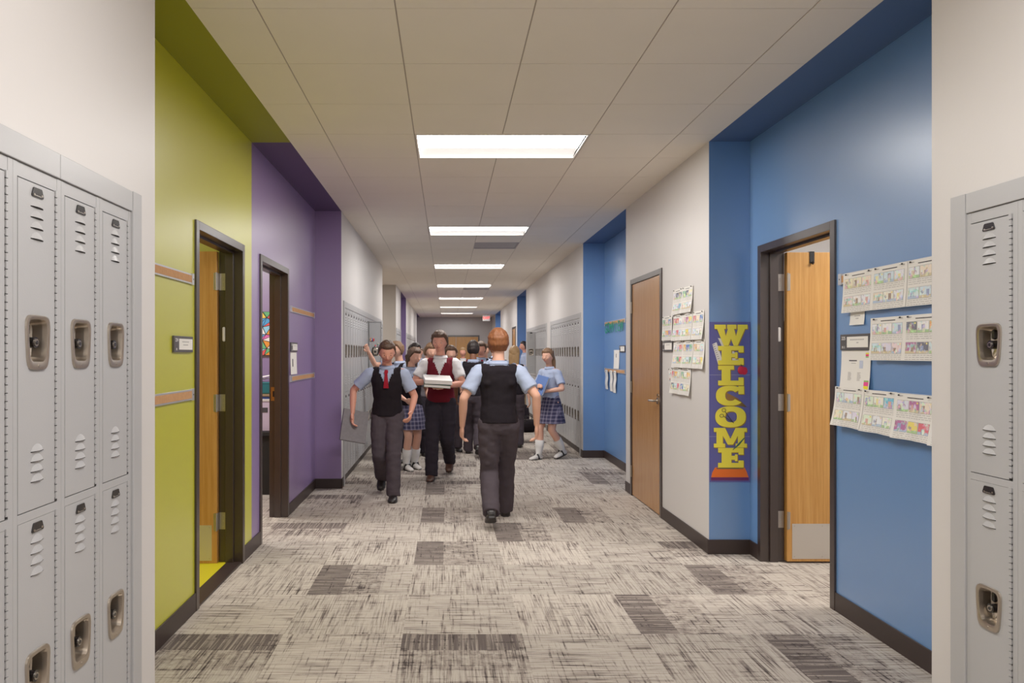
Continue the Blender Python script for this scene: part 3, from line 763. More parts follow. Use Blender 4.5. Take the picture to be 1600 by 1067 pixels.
# exit sign
r = empty('exit_sign', (1.52, 27.9, H)); b = MB(); b.box(-.14, .14, -.03, .03, -.26, -.04, 'fixture_white'); b.box(-.02, .02, -.01, .01, -.04, 0, 'fixture_white'); b.build('housing', r, bevel=.004)
text_mesh('EXIT', .13, 'exit_red', 'lettering', r, Matrix.Translation((0, -.032, -.15)) @ UPRIGHT, .001); tag(r, 'lit red EXIT sign hanging from the ceiling near the end wall', 'exit sign')

# ------------------------------------------------------------------ wall-mounted things
def on_wall(name, side, y, z, off=0.0):
    """Empty on a wall: local x runs to the viewer's right, local -y towards the viewer"""
    x = {-1: XGL, 1: XGR, 2: XR}[side]
    return empty(name, (x+(off if side == -1 else -off), y, z), PI2 if side == -1 else -PI2)
def cork(side, y, L, z, h, label, caps=(1, 1)):
    r = on_wall('tack_strip', side, y, z); b = MB(); fr = .009
    b.box(0, L, -.010, 0, 0, h, 'aluminium', {}); b.build('frame', r, bevel=.001)
    c = MB(); c.box(.004, L-.004, -.0112, -.008, fr, h-fr, 'cork'); c.build('cork_strip', r)
    for i, on in enumerate(caps):
        if on:
            e = MB(); x = -.004 if i == 0 else L-.026; e.box(x, x+.03, -.014, 0, -.003, h+.003, 'aluminium'); e.cyl((x+.015, -.0155, h/2), (x+.015, -.014, h/2), .004, 'black_metal', 8); e.build('end_cap', r, bevel=.001)
    return tag(r, label, 'tack strip')
cork(-1, 2.80, 1.19, 1.812, .056, 'upper cork tack strip on the lime green wall')
cork(-1, 2.80, 1.19, 1.180, .058, 'lower cork tack strip on the lime green wall')
cork(-1, 6.50, 1.14, 1.807, .054, 'upper cork tack strip in the purple alcove')
cork(-1, 6.50, 1.14, 1.180, .054, 'lower cork tack strip in the purple alcove')
cork(1, 4.0, 1.18, 1.812, .056, 'upper cork tack strip behind the top row of taped comic sheets')
cork(1, 4.0, 1.18, 1.190, .056, 'lower cork tack strip behind the bottom row of taped comic sheets')
cork(1, 9.94, 1.15, 1.812, .052, 'upper cork tack strip with teal letters in the second blue alcove')
cork(1, 9.94, 1.15, 1.185, .052, 'lower cork tack strip with white ribbons in the second blue alcove')

def room_sign(side, y, z, top, bottom, lines, label):
    r = on_wall('room_sign', side, y, z); w, h = .275, .085
    b = MB(); b.box(0, w, -.012, 0, 0, h, 'sign_grey'); b.build('panel', r, bevel=.0015)
    c = MB(); c.box(.068, w-.012, -.0128, -.011, .014, h-.014, 'paper'); c.build('name_card', r)
    if top: text_mesh(top, .026, 'white_text', 'lettering', r, Matrix.Translation((.034, -.0126, h-.022)) @ UPRIGHT)
    if bottom: text_mesh(bottom, .018, 'white_text', 'lettering', r, Matrix.Translation((.034, -.0126, .015)) @ UPRIGHT)
    g = MB()
    for i, (a, c2) in enumerate(lines):
        x = a
        while x < c2:
            q = min(x+random.uniform(.006, .011), c2); g.face([(x, -.0131, .052-i*.016), (q, -.0131, .052-i*.016), (q, -.0131, .058-i*.016), (x, -.0131, .058-i*.016)], 'ink'); x = q+.0025
    g.build('printed_lines', r); return tag(r, label, 'room sign')
room_sign(-1, 3.705, 1.44, '224', '01', [(.11, .21), (.125, .195)], 'dark room sign with white name card on the lime green wall')
room_sign(-1, 6.49, 1.45, '222', '01', [(.11, .21)], 'dark room sign with white card beside the purple doorway')
room_sign(1, 3.985, 1.452, '225', '01.1', [(.10, .23), (.16, .18)], 'dark room sign reading 225 beside the open door in the blue wall')
room_sign(2, 6.28, 1.452, '223', '01', [(.11, .21)], 'dark room sign beside the closed door, partly under papers')
room_sign(1, 9.09, 1.45, '227', '01', [(.11, .21)], 'dark room sign in the second blue alcove above the ribbons')

def pushpin(r, x, z, off, lift=.003):
    p = MB(); p.cyl((x, -lift-.002, z), (x, off+.0006, z), .0022, 'steel', 8); p.cyl((x, -lift-.006, z), (x, -lift-.001, z), .004, 'black_metal', 10); p.build('pushpin', r)
PAST = [(.55, .74, .86), (.86, .75, .45), (.72, .85, .60), (.85, .62, .62), (.70, .66, .86), (.88, .86, .70), (.60, .78, .80), (.88, .70, .50), (.80, .82, .88), (.9, .88, .86)]
PAST = [tuple(.3+.7*c for c in p) for p in PAST]
def comic(side, y, z, w, h, label, group, cells=3, vivid=0, tilt=0.0, curl=.012, off=.013, seed=0, name='comic_sheet'):
    """sheet of two rows of drawn panels with ruled lines below each"""
    rnd = random.Random(seed); r = on_wall(name, side, y, z, off)
    b = MB(); nx, nz = 8, 6
    def surf(u, v, e=0.0):     # u,v in 0..1 -> point; the bottom and outer corners lift off
        x = u*w; zz = v*h + tilt*(u-.5)
        yy = -curl*(.15*sin(u*pi*2+seed)**2 + ((1-v)**2)*(.4+.6*abs(u-.5)*2)) - e
        return (x, yy, zz)
    for i in range(nx):
        for j in range(nz):
            b.face([surf(i/nx, j/nz), surf((i+1)/nx, j/nz), surf((i+1)/nx, (j+1)/nz), surf(i/nx, (j+1)/nz)], 'paper')
    def patch(u0, u1, v0, v1, k, col=None, e=.0008):
        n = 3
        for i in range(n):
            a, c = u0+(u1-u0)*i/n, u0+(u1-u0)*(i+1)/n
            b.face([surf(a, v0, e), surf(c, v0, e), surf(c, v1, e), surf(a, v1, e)], k, col)
    for row in (0, 1):
        v1 = .85-row*.45; v0 = v1-.24
        for c in range(cells):
            u0 = .06+c*(.88/cells); u1 = u0+.88/cells*.93
            patch(u0-.006, u1+.006, v0-.008, v1+.008, 'ink', None, .0005)
            mx_ = rnd.random() < vivid
            base = rnd.choice(PAST); 
            if mx_: base = rnd.choice([(.75, .18, .22), (.15, .25, .6), (.2, .5, .3), (.9, .5, .15), (.5, .2, .4), (.2, .2, .25), (.2, .55, .75), (.9, .75, .2)])
            patch(u0, u1, v0, v1, 'crayon', base+(1,))
            # a simple drawn scene: ground band, a shape and a sun
            patch(u0, u1, v0, v0+.06, 'crayon', rnd.choice([(.45, .65, .35), (.7, .6, .4), (.5, .6, .75)])+(1,), .0010)
            uu = rnd.uniform(u0+.03, u1-.12*(3/cells)); patch(uu, uu+.08*(3/cells), v0+.04, v0+rnd.uniform(.12, .2), 'crayon', rnd.choice([(.75, .45, .4), (.35, .4, .6), (.9, .8, .4), (.4, .3, .25)])+(1,), .0012)
            if rnd.random() < .4: patch(u1-.06, u1-.02, v1-.05, v1-.015, 'crayon', (.95, .8, .2, 1), .0012)
        for ln in range(3):
            vv = v0-.045-ln*.045; u = .06
            while u < .93:
                e = min(u+rnd.uniform(.04, .12), .94); patch(u, e, vv, vv+.010, 'ink', None, .0009); u = e+.02
    patch(.3, .72, .91, .93, 'ink_dark'); patch(.06, .2, .95, .965, 'ink')
    patch(.78, .94, .95, .965, 'ink')
    o = b.build('sheet', r)
    for px_ in (.12, .88): pushpin(r, px_*w, h*.965+tilt*(px_-.5), (off-.0113 if off > .0145 else off), curl*.2+.001)
    return tag(r, label, 'comic sheet', group)
ords = ['first', 'second', 'third', 'fourth']
for row, (yy, z, n, tl) in enumerate([(3.945, 1.652, 4, .0), (3.690, 1.400, 3, 0), (4.025, 1.040, 4, -.004)]):
    rn = ['top', 'middle', 'bottom'][row]
    for i in range(n):
        comic(1, yy-i*.272, z-(.004*i if row == 2 else 0), .279, .212, 'white comic sheet, %s from the open door in the %s row on the blue wall' % (ords[i], rn), 'taped comic sheets on the blue wall',
              seed=row*10+i+1, vivid=[.15, .5, .35][row] if i != 0 else .1, off=.015+.0012*(i % 2), curl=[.012, .012, .03][row])
# papers on the white pier
wp = [(5.995, 1.752, 1.955, 2, 'top'), (5.995, 1.538, 1.750, 3, 'second'), (5.985, 1.322, 1.536, 3, 'third'), (6.04, 1.108, 1.320, 2, 'lowest')]
for row, (yy, z0, z1, n, rn) in enumerate(wp):
    for i in range(n):
        comic(2, yy-i*.238, z0, .242, z1-z0, 'white comic sheet, %s from the closed door in the %s row on the white pier' % (ords[i], rn), 'comic sheets on the white pier', seed=50+row*7+i, vivid=.45, off=.004+.001*(i % 2), curl=.02)
comic(2, 6.275, 1.545, .272, .205, 'white comic sheet hanging over the room sign beside the closed door', 'comic sheets on the white pier', seed=91, vivid=.8, off=.013, curl=.006)
comic(2, 6.13, 1.185, .13, .12, 'small white sheet tucked behind the lowest row on the white pier', None, seed=92, cells=1, off=.002, curl=.0)

def notice(side, y, z, w, h, label, extras, off=.002, name='notice', curl=.006):
    r = on_wall(name, side, y, z, off); b = MB(); n = 6
    f = lambda v: -curl*(1-v)**2
    for j in range(n):
        a, c = j/n, (j+1)/n; b.face([(0, f(a), a*h), (w, f(a), a*h), (w, f(c), c*h), (0, f(c), c*h)], 'paper')
    for (u0, u1, v0, v1, k, col) in extras:
        b.face([(u0*w, f(v0)-.0006, v0*h), (u1*w, f(v0)-.0006, v0*h), (u1*w, f(v1)-.0006, v1*h), (u0*w, f(v1)-.0006, v1*h)], k, col)
    b.build('sheet', r); return tag(r, label, 'notice')
ex = [(.28, .55, .72, .75, 'ink_dark', None), (.36, .52, .66, .675, 'ink', None)]
ex += [(.26, .26+random.uniform(.08, .13), .42-i*.028, .432-i*.028, 'ink', None) for i in range(8)]
ex += [(.58, .58+random.uniform(.08, .13), .42-i*.028, .432-i*.028, 'ink', None) for i in range(8)]
ex += [(.64, .76, .54, .74, 'print', (.55, .6, .75, 1)), (.65, .75, .54, .67, 'print', (.05, .04, .08, 1)), (.68, .72, .62, .68, 'print', (.7, .3, .25, 1)),
       (.84, .99, .90, .94, 'print', (.85, .72, .1, 1)), (.84, .99, .85, .90, 'print', (.8, .06, .2, 1)), (.84, .99, .815, .85, 'print', (.3, .55, .2, 1)),
       (.82, .97, .20, .24, 'print', (.3, .5, .15, 1)), (.82, .97, .10, .20, 'print', (.85, .08, .3, 1)), (.82, .97, .02, .10, 'print', (.88, .78, .05, 1))]
notice(1, 3.985, 1.245, .275, .205, 'white notice with coloured tabs under the sign reading 225', ex, off=.004, curl=.012)
notice(1, 3.90, 1.585, .135, .075, 'small white name note below the top comic sheets', [(.3, .7, .6, .67, 'ink', None), (.4, .6, .42, .48, 'ink', None)], off=.003)
notice(-1, 6.50, 1.245, .27, .20, 'white sheet with a dark slot below the purple wall sign', [(.28, .42, .35, .7, 'ink_dark', None)], off=.002)
notice(1, 9.42, 1.24, .29, .24, 'white sheet with a dark slot in the second blue alcove', [(.4, .5, .6, .8, 'ink_dark', None)], off=.002)
# white ribbons
for (yy, w, zb, lab) in ((9.86, .20, .955, 'white paper ribbon at the far end of the lower strip in the second blue alcove'), (9.58, .20, .94, 'white paper ribbon hanging in the middle of the lower strip'), (9.36, .19, .93, 'white paper ribbon hanging slanted beside the middle ribbon')):
    r = on_wall('paper_ribbon', 1, yy, zb, .014); b = MB(); n = 8; hh = 1.215-zb; sl = .05 if 'slanted' in lab else 0
    for j in range(n):
        a, c = j/n, (j+1)/n; g = lambda v: (-.008*sin(v*5)**2, v*hh, -sl*(1-v))
        p, q = g(a), g(c); b.face([(p[2], p[0], p[1]), (p[2]+w*.75, p[0], p[1]), (q[2]+w*.75, q[0], q[1]), (q[2], q[0], q[1])], 'paper')
    b.build('strip', r); pushpin(r, w*.38, hh-.02, .0145, .009); tag(r, lab, 'paper ribbon')
M['teal_paper'] = mat('teal_paper', srgb(40, 150, 122), rough=.7)
r = on_wall('letter_banner', 1, 9.92, 1.70, .016)
for i, ch in enumerate('GOMVIEW'):
    text_mesh(ch, .19, 'teal_paper', 'cutout_letter', r, Matrix.Translation((.09+i*.145, -.002*(i % 2), .07+(.006 if i % 2 else -.006))) @ Matrix.Rotation(radians((-4, 3, -2, 5, -3, 2, -5)[i]), 4, 'Y') @ UPRIGHT, .002)
for px_ in (.09, .96): pushpin(r, px_, .125, .0162, .004)
tag(r, 'banner of teal cut-out letters on the upper strip of the second blue alcove', 'banner')

# ------------------------------------------------------------------ welcome poster on the return face (faces the camera)
def welcome():
    M['poster_blue'] = mat('poster_blue', srgb(92, 92, 160), rough=.28, var=.12, vscale=7, coat=.3)
    M['yellow'] = mat('yellow', srgb(250, 234, 70), rough=.35); M['gold_shadow'] = mat('gold_shadow', srgb(168, 130, 30), rough=.4)
    M['poster_orange'] = mat('poster_orange', srgb(240, 112, 32), rough=.35); M['poster_red'] = mat('poster_red', srgb(208, 32, 60), rough=.3)
    M['poster_green'] = mat('poster_green', srgb(40, 92, 72), rough=.35); M['poster_plum'] = mat('poster_plum', srgb(106, 40, 96), rough=.35)
    r = empty('welcome_poster', (1.877, 5.190, .515))
    w, h = .292, 1.145
    b = MB(); b.box(0, w, -.002, .0047, 0, h, 'poster_blue')
    for z in (.325, .765): b.box(0, w, -.0028, -.002, z, z+.0015, 'aluminium')
    # ruler, pencil tip, apple base and seams printed on the poster
    b.face([(.02, -.0026, .985), (.05, -.0026, 1.0), (.10, -.0026, .85), (.06, -.0026, .845)], 'white_text')
    b.face([(.06, -.0026, 1.03), (.12, -.0026, 1.02), (.22, -.0026, .86), (.14, -.0026, .86)], 'white_text')
    for i in range(8): b.face([(.022+i*.005, -.0030, .98-i*.014), (.036+i*.005, -.0030, .985-i*.014), (.036+i*.005, -.0030, .982-i*.014), (.022+i*.005, -.0030, .977-i*.014)], 'ink_dark')
    b.face([(.12, -.0026, .64), (.20, -.0026, .60), (.27, -.0026, .535), (.20, -.0026, .545), (.12, -.0026, .57)], 'brass')
    b.build('backing', r)
    o = MB(); o.rings([[(.012, -.003, .035), (.278, -.003, .035), (.265, -.003, .075), (.25, -.003, .105), (.04, -.003, .105), (.02, -.003, .07)], [(.012, -.0045, .035), (.278, -.0045, .035), (.265, -.0045, .075), (.25, -.0045, .105), (.04, -.0045, .105), (.02, -.0045, .07)]], 'poster_orange')
    o.box(.05, .24, -.0048, -.003, .095, .101, 'poster_green'); o.box(.01, .28, -.004, -.003, .012, .034, 'poster_plum'); o.build('book_stack_print', r)
    # slab serif letters built from bars, with a gold shadow copy behind
    def letter(ch, x, z, w_, h_, d, k):
        m = MB(); y0, y1 = -.003-d-.0015, -.003-d; s_ = h_*.235
        cnt = [0]
        def bar(xa, xb, za, zb): cnt[0] += 1; m.box(x+xa*w_, x+xb*w_, y0-cnt[0]*.00007, y1, z+za*h_, z+zb*h_, k)
        def poly(pts, dy=0):
            cnt[0] += 1; m.rings([[(x+p*w_, y1, z+q*h_) for p, q in pts], [(x+p*w_, y0-cnt[0]*.00007, z+q*h_) for p, q in pts]], k)
        if ch == 'E': bar(0, 1, 0, .24); bar(0, 1, .77, 1); bar(.14, .52, .2, .8); bar(.5, .72, .40, .60); bar(.66, .76, .33, .67); bar(.80, 1, 0, .36); bar(.80, 1, .66, 1)
        if ch == 'L': bar(0, 1, 0, .24); bar(0, .62, .8, 1); bar(.14, .48, .2, .82); bar(.80, 1, 0, .40)
        if ch == 'W':
            poly([(.06, .86), (.28, .0), (.42, .0), (.56, .62), (.44, .98), (.34, .45), (.28, .86)]); poly([(.58, .0), (.70, .0), (.94, .86), (.72, .86), (.65, .45), (.56, .98), (.42, .62)], -.0004)
            bar(0, .34, .80, 1); bar(.38, .66, .80, 1); bar(.70, 1, .80, 1)
        if ch == 'M':
            bar(0, .34, 0, .2); bar(.66, 1, 0, .2); bar(.08, .27, 0, 1); bar(.73, .92, 0, 1); bar(0, .27, .8, 1); bar(.73, 1, .8, 1)
            poly([(.14, 1), (.34, 1), (.58, .15), (.42, .15)]); poly([(.66, 1), (.86, 1), (.58, .15), (.42, .15)], -.0004)
        if ch in 'OC':
            n = 32; a0, a1 = (0, 2*pi) if ch == 'O' else (radians(38), radians(322))
            outer = []; inner = []
            for i in range(n+1):
                a = a0+(a1-a0)*i/n; ex = 2.4
                c, s2 = cos(a), sin(a); q = lambda v: math.copysign(abs(v)**(2/ex), v)
                outer.append((.5+.5*q(c), .5+.5*q(s2))); inner.append((.52+.19*q(c), .5+.26*q(s2)))
            for i in range(n):
                P4 = [outer[i], outer[i+1], inner[i+1], inner[i]]
                f = [(x+p*w_, y0, z+q*h_) for p, q in P4]; g = [(x+p*w_, y1, z+q*h_) for p, q in P4]
                m.rings([g, f], k)
            if ch == 'C': bar(.80, 1, .58, .98)
        return m
    H7 = [('W', .035, .975, .235, .150), ('E', .06, .838, .182, .135), ('L', .06, .692, .182, .140), ('C', .045, .547, .200, .142), ('O', .04, .392, .218, .150), ('M', .03, .248, .235, .140), ('E', .06, .105, .182, .140)]
    for ch, x, z, w_, h_ in H7:
        s_ = letter(ch, x+.006, z-.006, w_, h_, .0002, 'gold_shadow'); f = letter(ch, x, z, w_, h_, .002, 'yellow')
        off = len(s_.v); s_.mi('yellow')
        s_.v += f.v; s_.f += [tuple(i+off for i in q) for q in f.f]; s_.m += [1]*len(f.f); s_.c += f.c
        s_.build('letter', r)
    a = MB(); a.ball((.225, -.008, .80), (.026, .004, .030), 'poster_red', 20, 10); a.ball((.248, -.008, .795), (.022, .004, .028), 'poster_red', 20, 10); a.tube([(.228, -.009, .826), (.222, -.009, .842)], .002, 'ink_dark', 6)
    tag(a.build('apple_print', r, smooth=True), 'red apple beside the letter L')
    s_ = MB()
    for cx_, cz_ in ((.085, .475), (.10, .515)):
        pts = [(cx_+.014*cos(t_), -.0095, cz_+.012*sin(t_)) for t_ in [2*pi*i/12 for i in range(13)]]; s_.tube(pts, .0018, 'ink_dark', 6)
    s_.tube([(.098, -.0095, .472), (.17, -.0095, .425)], .0025, 'ink_dark', 6); s_.tube([(.11, -.0095, .503), (.165, -.0095, .428)], .0025, 'ink_dark', 6); s_.build('scissors_print', r, smooth=True)
    s_ = MB(); s_.tube([(.165, -.0095, .232), (.205, -.0095, .27), (.245, -.0095, .315)], [.002, .007, .0035], 'poster_green', 8, flat=.5); s_.build('pen_print', r, smooth=True)
    tag(r, 'tall blue poster reading WELCOME in yellow letters on the blue return wall', 'poster')
welcome()

# ------------------------------------------------------------------ inside the purple room
def purple_room():
    r = empty('abstract_painting', (-2.50, 8.185, 1.415)); w, h = .54, .49
    b = MB(); b.box(0, w, -.02, .01, 0, h, 'dark'); b.build('canvas', r)
    rnd = random.Random(11); b = MB()
    cols = [(.85, .6, .1), (.1, .35, .65), (.75, .1, .1), (.15, .45, .2), (.8, .3, .05), (.35, .15, .5), (.9, .85, .8), (.7, .15, .4), (.3, .6, .75)]
    nx, ny = 6, 6; P_ = {}
    for i in range(nx+1):
        for j in range(ny+1):
            jx = 0 if i in (0, nx) else rnd.uniform(-.028, .028); jz = 0 if j in (0, ny) else rnd.uniform(-.026, .026)
            P_[i, j] = Vector((w*i/nx+jx, -.021, h*j/ny+jz))
    for i in range(nx):
        for j in range(ny):
            q = [P_[i, j], P_[i+1, j], P_[i+1, j+1], P_[i, j+1]]
            for tri in ((q[0], q[1], q[2]), (q[0], q[2], q[3])):
                c = sum(tri, Vector())/3; b.face([c+(p-c)*.86 for p in tri], 'print', rnd.choice(cols)+(1,))
    b.build('painted_shapes', r); tag(r, 'colourful abstract painting seen through the purple doorway', 'painting')
    r = empty('desk', (-2.77, 7.35, 0)); b = MB(); b.box(0, 1.2, 0, .7, .60, .64, 'dark'); b.build('desk_top', r, bevel=.003)
    b = MB(); b.box(.03, 1.17, .02, .05, 0, .60, 'dark'); b.build('front_panel', r)
    for x in (.02, 1.14):
        b = MB(); b.box(x, x+.04, .06, .66, 0, .60, 'dark'); b.build('side_panel', r)
    tag(r, 'dark desk seen through the purple doorway', 'desk')
    M['box_lilac'] = mat('box_lilac', srgb(206, 190, 214), rough=.6); M['teal_plastic'] = mat('teal_plastic', srgb(40, 120, 130), rough=.3); M['blue_plastic'] = mat('blue_plastic', srgb(50, 78, 150), rough=.4)
    r = empty('storage_box', (-2.19, 7.42, .642)); b = MB(); b.box(0, .46, 0, .35, 0, .30, 'box_lilac'); b.build('body', r, bevel=.004)
    b = MB(); b.box(-.004, .464, -.004, .354, .300, .325, 'paper_edge'); b.build('lid', r, bevel=.003); b = MB(); b.box(.30, .36, -.002, 0, .19, .24, 'ink_dark'); b.box(.1, .28, -.002, 0, .12, .25, 'paper'); b.build('sticker', r)
    tag(r, 'pale lilac storage box on the dark desk in the purple room', 'storage box')
    b = MB(); b.box(-2.15, -1.76, 7.45, 7.70, .969, .992, 'blue_plastic'); tag(b.build('folder', bevel=.004), 'blue folder lying on the lilac storage box', 'folder')
    b = MB(); b.box(-2.17, -1.74, 7.44, 7.72, .994, 1.018, 'khaki'); tag(b.build('folder', bevel=.004), 'tan folder lying on the blue folder', 'folder')
    b = MB()
    rs = []
    for z, q in ((0, .86), (.01, .9), (.10, 1.0), (.11, 1.03), (.12, 1.03)):
        rs.append([(-1.95+.2*q*x, 7.57+.13*q*y, 1.02+z) for x, y in ((-1, -1), (1, -1), (1, 1), (-1, 1))])
    b.rings(rs, 'teal_plastic'); tag(b.build('plastic_tray', bevel=.004), 'teal plastic tray on top of the folders', 'tray')
    b = MB(); b.face([(-2.14, 7.47, 1.145), (-1.76, 7.50, 1.18), (-1.78, 7.70, 1.19), (-2.16, 7.68, 1.15)], 'paper'); b.face([(-2.11, 7.46, 1.15), (-1.79, 7.46, 1.21), (-1.81, 7.66, 1.22), (-2.13, 7.66, 1.16)], 'paper')
    tag(b.build('paper_sheet'), 'loose white papers lying in the teal tray', 'paper')
purple_room()
# objects in the slit of the blue room door
r = empty('bookcase', (2.75, 5.75, 0)); b = MB(); b.box(0, .9, 0, .02, 0, 1.7, 'dark'); b.box(0, .02, .02, .3, 0, 1.7, 'dark'); b.box(.88, .9, .02, .3, 0, 1.7, 'dark'); b.build('body', r)
for z in (.4, .85, 1.3, 1.68):
    b = MB(); b.box(.02, .88, .02, .3, z, z+.02, 'dark'); b.build('shelf', r)
tag(r, 'dark bookcase behind the open oak door in the blue wall', 'bookcase')

# ------------------------------------------------------------------ people
# Local frame of a figure: faces -Y, its right hand is at -X, feet at z = 0.
def remesh(mb, vox, name, smooth=3, wrinkle=0.0, seed=0.0):
    """fuse overlapping closed shells into one continuous surface"""
    me = mb.mesh(name); o = bpy.data.objects.new(name, me); COL.objects.link(o)
    m = o.modifiers.new('Remesh', 'REMESH'); m.mode = 'VOXEL'; m.voxel_size = vox; m.use_smooth_shade = True
    if smooth:
        s = o.modifiers.new('Smooth', 'SMOOTH'); s.factor = .5; s.iterations = smooth
    dg = bpy.context.evaluated_depsgraph_get(); dg.update()
    out = bpy.data.meshes.new_from_object(o.evaluated_get(dg)); bpy.data.objects.remove(o)
    out.name = name
    if wrinkle:
        ns = [v.normal.copy() for v in out.vertices]
        for v, n_ in zip(out.vertices, ns):
            c = v.co; a = noise.noise(Vector((c.x*9+seed, c.y*9, c.z*16)))+.5*noise.noise(Vector((c.x*22, c.y*22+seed, c.z*30)))
            v.co = c+n_*(a*wrinkle)
    out.polygons.foreach_set('use_smooth', [True]*len(out.polygons)); out.update(); return out

def ik(a, b, l1, l2, pole):
    """joint between a and b for bone lengths l1, l2, bent towards pole"""
    a, b = Vector(a), Vector(b); d = b-a; L = d.length
    if L > (l1+l2)*.998: b = a+d*((l1+l2)*.998/L); d = b-a; L = d.length
    u = d/L; x = (l1*l1-l2*l2+L*L)/(2*L); h = sqrt(max(1e-6, l1*l1-x*x))
    p = Vector(pole); p = (p-u*p.dot(u)).normalized()
    return a+u*x+p*h, b

def ell(c, ax, ay, rx, ry, n=20, ex=2.3):
    out = []
    for j in range(n):
        t_ = 2*pi*j/n; q = lambda v: math.copysign(abs(v)**(2/ex), v)
        out.append(c+ax*(rx*q(cos(t_)))+ay*(ry*q(sin(t_))))
    return out

def person(label, group, x, y, heading, h, outfit, hair, skin='skin_light', feet=((-.10, .0), (.16, .05)), arms=None, lean=4, look=(0, 0), vox=.008, girl=False, bend=0.0, name='person'):
    """feet: (forward offset, lift) of the right and left ankle; arms: wrist targets (x, y, z)/h for right and left with elbow poles"""
    r = empty(name, (x, y, 0), radians(heading)); tag(r, label, 'person', group)
    sw = .100 if not girl else .090
    ln = radians(lean); fwd = Vector((0, -1, 0)); rightv = Vector((1, 0, 0))
    # legs first: pelvis height follows the wider stride
    reach = .484*h; ank = []
    pel = Vector((0, 0, .53*h-bend))
    for s, (fy, lift) in zip((-1, 1), feet): ank.append(Vector((s*.048*h, -fy*h, .042*h+lift*h)))
    for a, s in zip(ank, (-1, 1)):
        dz = sqrt(max(.01, (reach*.995)**2-(a.y)**2)); pel.z = min(pel.z, a.z+dz+.012*h)
    tilt = Matrix.Rotation(ln, 3, 'X')        # +X rotation tips the top towards -Y
    up = tilt @ Vector((0, 0, 1)); fr = tilt @ fwd
    def T_(u, f=0, s=0): return pel+up*(u*h)+fr*(f*h)+rightv*(s*h)
    # torso rings: (height above pelvis, half width, half depth, forward)
    K = .92 if girl else 1.0
    rings_ = [(-.055, .050, .045, 0), (-.03, .078, .056, 0), (.0, .088, .062, 0), (.02, .086, .060, 0), (.05, .082*K, .056, 0), (.10, .074*K, .052, .003), (.16, .080*K, .057, .006), (.22, .088*K, .060, .004), (.265, .085*K, .053, 0), (.285, .062, .042, -.003), (.300, .036, .034, -.003), (.33, .030, .032, .002), (.36, .030, .032, .006)]
    def torso(mb, k, lo, hi, inf=0.0, infy=None, flare=0.0):
        rs = []
        for (u, rx, ry, f) in rings_:
            if u < lo-1e-6 or u > hi+1e-6: continue
            e = flare*max(0, (.03-u)) if flare else 0
            rs.append(ell(T_(u, f), rightv, fr, (rx+e)*h+inf, (ry+e)*h+(inf if infy is None else infy)))
        mb.rings(rs, k)
    hips = [pel+Vector((s*.046*h, 0, -.012*h)) for s in (-1, 1)]
    knees = []
    for i in range(2):
        k_, ank[i] = ik(hips[i], ank[i], .248*h, .240*h, (.0, -1, .05)); knees.append(k_)
    S = [T_(.266, 0, s*sw) for s in (-1, 1)]
    if arms is None: arms = (((-.15, .05, .50), (-.3, 1, 0)), ((.15, -.07, .50), (.3, 1, 0)))
    elb = []; wri = []
    for i in range(2):
        tg, pole = arms[i]; e_, w_ = ik(S[i], Vector(tg)*h, .165*h, .150*h, pole); elb.append(e_); wri.append(w_)
    # how each foot is pitched
    PT = []
    for i in range(2):
        lift = max(0, feet[i][1])
        PT.append(Matrix.Rotation(radians(min(50, lift*420)), 3, 'X') if feet[i][0] < 0 else Matrix.Rotation(radians(-min(20, lift*260)), 3, 'X'))
    # head
    neck = T_(.345, .006); yaw = Matrix.Rotation(radians(look[1]), 3, 'Z'); pit = Matrix.Rotation(radians(look[0]), 3, 'X')
    HR = yaw @ pit
    hs = .0655*h if h > 1.35 else .071*h
    hc = neck+HR @ Vector((0, -.012*h, hs*.98))
    def head_fn(d):
        q = 1.0; x_, y_, z_ = d
        wx = .74; wy = .88
        if z_ < 0: wx *= 1-.30*z_*z_-.06*abs(z_); wy *= 1-.10*z_*z_
        px_, py_, pz_ = x_*wx, y_*wy, z_*1.0
        if y_ < -.2 and z_ < -.3: py_ -= .05*(-z_)            # chin
        if y_ > .3 and z_ < -.2: py_ *= 1-.35*(-z_)            # nape
        return Vector((px_, py_, pz_))*hs
    b = MB(); sk = skin
    torso(b, sk, -.06, .36)
    b.tube([T_(.27, -.003), neck, hc-HR @ Vector((0, -.1*hs, .35*hs))], [.036*h, .030*h, .032*h], sk, 14)
    b.ball(hc, 1, sk, 24, 18, head_fn, HR)
    # nose, brow, lips, ears
    hp = lambda vx, vy, vz: hc+HR @ (Vector((vx, vy, vz))*hs)
    b.tube([hp(0, -.84, .06), hp(0, -.93, -.10), hp(0, -1.02, -.22)], [.05*hs, .09*hs, .115*hs], sk, 8)
    b.tube([hp(-.12, -.80, -.48), hp(0, -.85, -.48), hp(.12, -.80, -.48)], [.05*hs, .075*hs, .05*hs], sk, 8)
    for s in (-1, 1):
        b.ball(hp(s*.74, .02, -.08), (.07*hs, .14*hs, .22*hs), sk, 10, 8, rot=HR)
        b.ball(hp(s*.36, -.62, -.16), (.22*hs, .18*hs, .22*hs), sk, 10, 8, rot=HR)
    for i, s in enumerate((-1, 1)):
        b.tube([hips[i], (hips[i]+knees[i])/2, knees[i]], [.056*h, .047*h, .034*h], sk, 16)
        cf = (knees[i]*.65+ank[i]*.35)+Vector((0, .008*h, 0))
        b.tube([knees[i], cf, ank[i]], [.034*h, .033*h, .020*h], sk, 14)
        b.tube([ank[i]+PT[i] @ Vector((0, .012*h, -.015*h)), ank[i]+PT[i] @ Vector((0, -.035*h, -.024*h)), ank[i]+PT[i] @ Vector((0, -.078*h, -.030*h))], [.018*h, .0165*h, .010*h], sk, 10)
        b.tube([S[i]-rightv*(s*.03*h), S[i]], [.036*h, .033*h], sk, 12)
